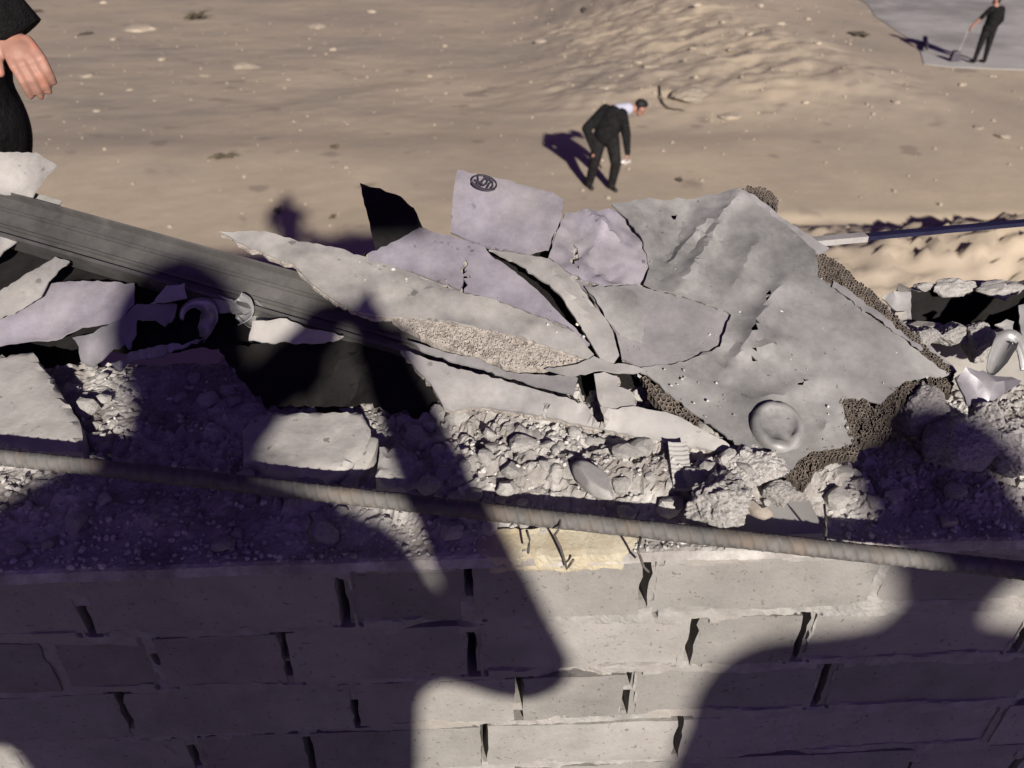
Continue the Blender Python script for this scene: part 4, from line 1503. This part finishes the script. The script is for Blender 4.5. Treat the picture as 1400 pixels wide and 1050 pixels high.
def scrap(px, py, w, h, label, seed, name='scrap', mat='leaf', cat='scrap'):
    """flat ragged scrap lying on the dirt"""
    c = ground_pt(px, py)
    d = (c - CAM).dot(FW) / FPX
    r_ = random.Random(seed)
    V = [Vector((0, 0, .02))]
    n = 16
    for k in range(n):
        a = 2 * pi * k / n
        q = r_.uniform(.45, 1.15)
        V.append(Vector((cos(a) * w * d * .5 * q, sin(a) * h * d * 1.6 * q, r_.uniform(.0, .035))))
    V2 = [v - Vector((0, 0, .012)) for v in V]
    F = [(0, 1 + k, 1 + (k + 1) % n) for k in range(n)]
    K = n + 1
    F += [(K, K + 1 + (k + 1) % n, K + 1 + k) for k in range(n)] + [(1 + k, K + 1 + k, K + 1 + (k + 1) % n, 1 + (k + 1) % n) for k in range(n)]
    o = obj(name, V + V2, F, M[mat])
    o.location = c + Vector((0, 0, .03))
    tag(o, label, cat)
    return o


scrap(307, 216, 44, 8, 'long dark leaf-shaped scrap on the dirt above the profile', 1)
scrap(458, 203, 12, 6, 'small dark scrap on the dirt, middle left', 2)
scrap(803, 248, 8, 4, 'tiny dark scrap at the bending person\'s feet', 3)
scrap(930, 248, 9, 5, 'small dark scrap on the track right of the bending person', 4)
scrap(800, 15, 14, 14, 'dark scrap at the top edge, centre', 5)
scrap(50, 16, 20, 8, 'dark scrap at the top left above the sleeve', 6)
scrap(118, 47, 16, 12, 'dark scrap on the dirt upper left, beside the broad flat clod', 7)
scrap(455, 300, 14, 6, 'dark scrap on the dirt above the long pale sheet', 8)
scrap(380, 290, 14, 8, 'dark scrap on the dirt above the tip of the long pale sheet', 9)
scrap(1175, 48, 26, 12, 'dark flat scrap on the bank left of the paved strip', 10)
scrap(855, 224, 16, 6, 'white scrap of paper by the bending person\'s right foot', 11, 'paper_scrap', 'paper', 'paper')

# dark dry weed at the top left
wv, wf = [], []
c = ground_pt(272, 26)
for k in range(70):
    a = rnd.uniform(0, 6.28)
    L_ = rnd.uniform(.15, .75)
    tip = c + Vector((cos(a) * L_, sin(a) * L_ * 1.3, rnd.uniform(.05, .3)))
    mid_ = c.lerp(tip, .5) + Vector((0, 0, rnd.uniform(.05, .2)))
    wv, wf = merge((wv, wf), tube_vf([c, mid_, tip], [.02, .018, .005], 4))
tag(obj('dry_weed', wv, wf, M['leaf']), 'dark dry weed sprawling on the dirt at the top left', 'weed')


# ================================================================== PEOPLE
def person(name, label, loc, caps, mats, voxel, rotz=0.0, hair=None, extra=None):
    me = blob_mesh(caps, mats, voxel)
    me.name = name
    o = link(bpy.data.objects.new(name, me))
    o.location = loc
    o.rotation_euler = (0, 0, rotz)
    tag(o, label, 'person')
    if hair:
        hm = blob_mesh(hair, [M['hair']], voxel * .8, 3)
        hm.name = 'hair'
        link(bpy.data.objects.new('hair', hm), o)
    return o


SK, SH, TR, SO, CL = 0, 1, 2, 3, 4
PM = [M['skin'], M['shirt'], M['trouser'], M['shoe'], M['cloth']]


def hand_caps(wrist, direction, palm_n, size=.18, curl=.5, mi=SK):
    """palm, four fingers and thumb"""
    d = Vector(direction).normalized()
    nrm_ = Vector(palm_n).normalized()
    s = d.cross(nrm_).normalized()
    w = Vector(wrist)
    k = size / .18
    out = [(w, w + d * .05 * k, .024 * k, .032 * k, mi, .7)]
    kn = w + d * .085 * k
    for i, (off, ln) in enumerate(((-.030, .072), (-.010, .080), (.011, .075), (.030, .058))):
        a = kn + s * off * k
        out.append((w + d * .03 * k + s * off * .7 * k, a, .016 * k, .0115 * k, mi))
        p = a
        dirn = d.copy()
        for j, f in enumerate((.45, .32, .23)):
            dirn = (dirn + nrm_ * curl * (.8 + .3 * j)).normalized()
            q = p + dirn * ln * f * k
            out.append((p, q, (.0105 - .001 * j) * k, (.0098 - .001 * j) * k, mi))
            p = q
    t0 = w + d * .02 * k - s * .025 * k
    t1 = t0 + (d * .6 - s * .8 + nrm_ * .3).normalized() * .038 * k
    t2 = t1 + (d * .8 - s * .3 + nrm_ * .5).normalized() * .03 * k
    out += [(t0, t1, .016 * k, .012 * k, mi), (t1, t2, .012 * k, .0095 * k, mi)]
    return out


def head_caps(c, face, upv, mi=SK):
    c, f, u = Vector(c), Vector(face).normalized(), Vector(upv).normalized()
    s = f.cross(u).normalized()
    u = s.cross(f)
    return [(c + u * .035, c + u * .035 + f * -.02, .088, .090, mi), (c - u * .04 + f * .025, c - u * .075 + f * .045, .066, .045, mi), (c + f * .085 - u * .005, c + f * .108 - u * .03, .010, .015, mi),
            (c + s * .084, c + s * .088 - u * .03, .018, .013, mi), (c - s * .084, c - s * .088 - u * .03, .018, .013, mi),
            (c + f * .080 - u * .062, c + f * .088 - u * .064, .02, .012, mi)]


def hair_caps(c, face, upv):
    c, f, u = Vector(c), Vector(face).normalized(), Vector(upv).normalized()
    return [(c + u * .055 - f * .02, c + u * .05 - f * .045, .092, .090, 0), (c - f * .045, c - f * .05 - u * .03, .075, .055, 0), (c + u * .095 + f * .04, c + u * .10, .045, .05, 0)]


# person bending down on the dirt
fp = ground_pt(822, 256)
hc = (.58, .22, 1.26)
face, upv = (.75, .25, -.6), (.6, .15, .78)
caps = [((-.21, .02, .05), (-.15, -.10, .46), .068, .09, TR), ((-.15, -.10, .46), (-.07, .03, .86), .092, .125, TR), ((.16, -.07, .05), (.20, -.16, .46), .068, .09, TR), ((.20, -.16, .46), (.12, .0, .86), .092, .125, TR),
        ((-.23, .06, .035), (-.17, -.15, .035), .045, .04, SO), ((.14, -.02, .035), (.22, -.24, .035), .045, .04, SO),
        ((-.05, .02, .90), (.10, .02, .90), .13, .13, TR), ((.02, .03, .90), (.13, .09, 1.14), .20, .205, CL), ((.0, .12, 1.22), (.24, .06, 1.2), .11, .12, CL), ((.2, .12, 1.24), (.36, .16, 1.27), .125, .10, SH), ((.36, .16, 1.27), (.48, .2, 1.26), .085, .06, SK),
        ((.0, .14, 1.26), (-.30, .02, .99), .095, .082, CL), ((-.30, .02, .99), (-.17, -.12, .66), .078, .05, CL),
        ((.27, .02, 1.2), (.34, -.12, .92), .092, .078, CL), ((.34, -.12, .92), (.37, -.20, .66), .074, .05, CL)]
caps += hand_caps((-.17, -.12, .64), (.1, -.1, -1), (.3, -.9, .1), .18, .3) + hand_caps((.37, -.20, .65), (.1, -.1, -1), (-.8, .3, 0), .18, .45) + head_caps(hc, face, upv)
person('person', 'person in black with a white collar bending over on the dirt', fp, caps, PM, .014, 0, hair_caps(hc, face, upv))

# far person upright at the top right
fp = ground_pt(1338, 87)
fp.z = max(fp.z, .014)
hc = (-.04, .02, 1.60)
face, upv = (-.75, .5, -.25), (-.15, .1, .98)
caps = [((-.15, .0, .05), (-.12, .0, .46), .055, .075, TR), ((-.12, .0, .46), (-.08, .0, .88), .078, .11, TR), ((.15, .03, .05), (.13, .03, .46), .055, .075, TR), ((.13, .03, .46), (.09, .0, .88), .078, .11, TR),
        ((-.15, .03, .035), (-.22, .10, .035), .045, .04, SO), ((.15, .05, .035), (.10, .15, .035), .045, .04, SO),
        ((-.05, 0, .92), (.06, 0, .92), .145, .145, TR), ((.0, .0, 1.0), (.03, .0, 1.28), .165, .185, CL), ((-.12, .0, 1.38), (.15, .0, 1.38), .09, .10, CL), ((.0, 0, 1.42), (-.03, .01, 1.54), .062, .055, SK),
        ((-.15, .0, 1.38), (-.29, .05, 1.17), .07, .06, CL), ((-.29, .05, 1.17), (-.44, .12, .93), .048, .036, SK),
        ((.19, .0, 1.38), (.25, -.02, 1.12), .07, .058, CL), ((.25, -.02, 1.12), (.20, .08, .90), .05, .038, CL)]
caps += hand_caps((-.44, .12, .92), (-.3, .1, -.9), (.8, .4, 0), .18, .7) + hand_caps((.20, .08, .89), (-.1, .1, -1), (-.8, .2, 0), .18, .4) + head_caps(hc, face, upv)
pf = person('person', 'distant person in dark clothes standing upright at the top right', fp, caps, PM, .016, 0, hair_caps(hc, face, upv))
pf.scale = (.93, .93, .93)
# long handled scoop in that person's hand
te = empty('long_handled_scoop', fp + Vector((-.53, .14, 0)))
te.scale = (.93, .93, .93)
tag(te, 'dark scoop on a thin pale handle held by the distant person', 'scoop')
vs, fs = tube_vf([(.07, -.02, .88), (.03, .0, .5), (-.02, .02, .22)], .010, 6)
obj('handle', vs, fs, M['concrete'], te)
vs = [Vector(q) for q in ((-.16, -.02, .02), (.10, -.02, .02), (.10, .14, .03), (-.16, .14, .03), (-.12, .02, .26), (.06, .02, .26), (.06, .14, .28), (-.12, .14, .28))]
fs = [(0, 3, 2, 1), (4, 5, 6, 7), (1, 2, 6, 5), (2, 3, 7, 6), (3, 0, 4, 7), (0, 1, 5, 4)]
obj('scoop', vs, fs, M['ink'], te)

# person at the left edge: jacket, trousers, hand
PB = Vector((-1.062, 1.45, 3.40))
caps = [((-.12, .02, .06), (-.10, .02, .5), .06, .075, TR), ((-.10, .02, .5), (-.08, .0, .92), .08, .115, TR), ((.07, .03, .06), (.07, .03, .5), .06, .075, TR), ((.07, .03, .5), (.06, .0, .92), .08, .10, TR),
        ((-.12, -.02, .04), (-.11, .16, .04), .05, .045, SO), ((.07, 0, .04), (.10, .18, .04), .05, .045, SO),
        ((-.08, 0, 1.30), (.03, 0, 1.30), .155, .160, CL), ((-.06, 0, 1.16), (.02, 0, 1.16), .15, .16, CL), ((-.06, 0, 1.12), (-.08, 0, 1.30), .165, .18, CL), ((-.24, .02, 1.38), (.02, .02, 1.38), .10, .10, CL), ((-.1, .06, 1.40), (-.12, .18, 1.42), .06, .055, SK),
        ((.02, .0, 1.38), (.06, -.06, 1.30), .085, .075, CL), ((.06, -.06, 1.30), (.10, -.08, 1.30), .072, .060, CL),
        ((-.26, .0, 1.38), (-.34, .02, 1.2), .08, .065, CL), ((-.34, .02, 1.2), (-.3, .16, .98), .06, .045, CL)]
hc = (-.13, .28, 1.42)
caps += head_caps(hc, (.3, .9, -.3), (0, .2, .97)) + hand_caps((-.3, .16, .97), (0, .2, -1), (.9, 0, 0), .18, .4)
pl = person('person', 'person in a black jacket cut off by the left edge, one hand showing', PB, caps, PM, .016, 0, hair_caps(hc, (.3, .9, -.3), (0, .2, .97)))
# the hand, part of that person, built finer: knuckles towards the camera, fingers hanging down
hd = hand_caps((.0, .0, .0), (.55, -.60, -.58), (-.20, .55, -.81), .125, 1.15)
hm = blob_mesh(hd, [M['skin']], .0025, 2)
hm.name = 'hand'
ho = link(bpy.data.objects.new('hand', hm), pl)
HD = aty(16, 48, 1.38)
ho.location = HD - PB
# cuff of the sleeve
vs, fs = tube_vf([aty(-110, 30, 1.40) - PB, aty(-50, 22, 1.40) - PB, aty(4, 24, 1.40) - PB, aty(26, 48, 1.40) - PB], [.070, .062, .054, .044], 18)
obj('sleeve', vs, fs, M['cloth'], pl, True)

# the two people standing in the room behind the viewpoint, whose shadows fall on the wall
F0 = 3.40


def standing(name, label, loc, rotz, h, arms, lean=0.0, wid=1.0):
    k = h / 1.75
    caps = [((-.11, 0, .05), (-.10, .0, .48), .058, .075, TR), ((-.10, 0, .48), (-.09, .0, .92), .08, .115, TR), ((.11, 0, .05), (.10, .0, .48), .058, .075, TR), ((.10, 0, .48), (.09, .0, .92), .08, .115, TR),
            ((-.11, -.03, .04), (-.12, .17, .04), .05, .042, SO), ((.11, -.03, .04), (.12, .17, .04), .05, .042, SO),
            ((-.07, 0, .98), (.07, 0, .98), .15, .15, CL), ((-.05, 0, 1.05), (-.06, 0, 1.34), .165 * wid, .175 * wid, CL), ((.05, 0, 1.05), (.06, 0, 1.34), .165 * wid, .175 * wid, CL), ((-.17 * wid, 0, 1.42), (.17 * wid, 0, 1.42), .085, .085, CL), ((0, 0, 1.45), (0, .02, 1.56), .062, .055, SK)]
    hc = Vector((0, .03 + lean, 1.635))
    for sh, el, wr in arms:
        caps += [(sh, el, .072, .058, CL), (el, wr, .056, .04, CL)]
        dirn = (Vector(wr) - Vector(el)).normalized()
        caps += hand_caps(wr, dirn, (0, 1, .2) if abs(dirn.y) < .8 else (0, 0, -1), .18, .4)
    caps += head_caps(hc, (0, .95, -.3), (0, .25, .95))
    caps = [(Vector(c[0]) * k, Vector(c[1]) * k, c[2] * k, c[3] * k) + tuple(c[4:]) for c in caps]
    hr = [(Vector(c[0]) * k, Vector(c[1]) * k, c[2] * k, c[3] * k, 0) for c in hair_caps(hc, (0, .95, -.3), (0, .25, .95))]
    return person(name, label, loc, caps, PM, .018, rotz, hr)


standing('person', 'person behind the viewpoint whose shadow with a bent elbow falls on the left bricks', (-.12, -.50, F0), 0, 1.74,
         [((.19, 0, 1.40), (.37, .10, 1.23), (.20, .36, 1.46)), ((-.19, 0, 1.40), (-.34, .08, 1.14), (.02, .40, 1.44))], wid=1.2)
standing('person', 'person behind the viewpoint whose dark shadow falls on the right bricks', (.885, -1.10, F0), -.1, 1.83,
         [((.2, 0, 1.42), (.32, .05, 1.12), (.25, .25, .95)), ((-.19, 0, 1.40), (-.25, .06, 1.12), (-.30, .22, .98))], wid=1.0)
# the phone in the first one's hands, just behind the lens
vs, fs = box_vf(.045, 0, .034, .155, .008, .074)
ph = obj('phone', vs, fs, M['ink'])
ph.location = CAM - FW * .03
ph.rotation_euler = (radians(-PITCH), 0, 0)
bv_ = ph.modifiers.new('bevel', 'BEVEL')
bv_.width = .003
tag(ph, 'dark phone held up by the person behind the viewpoint', 'phone')
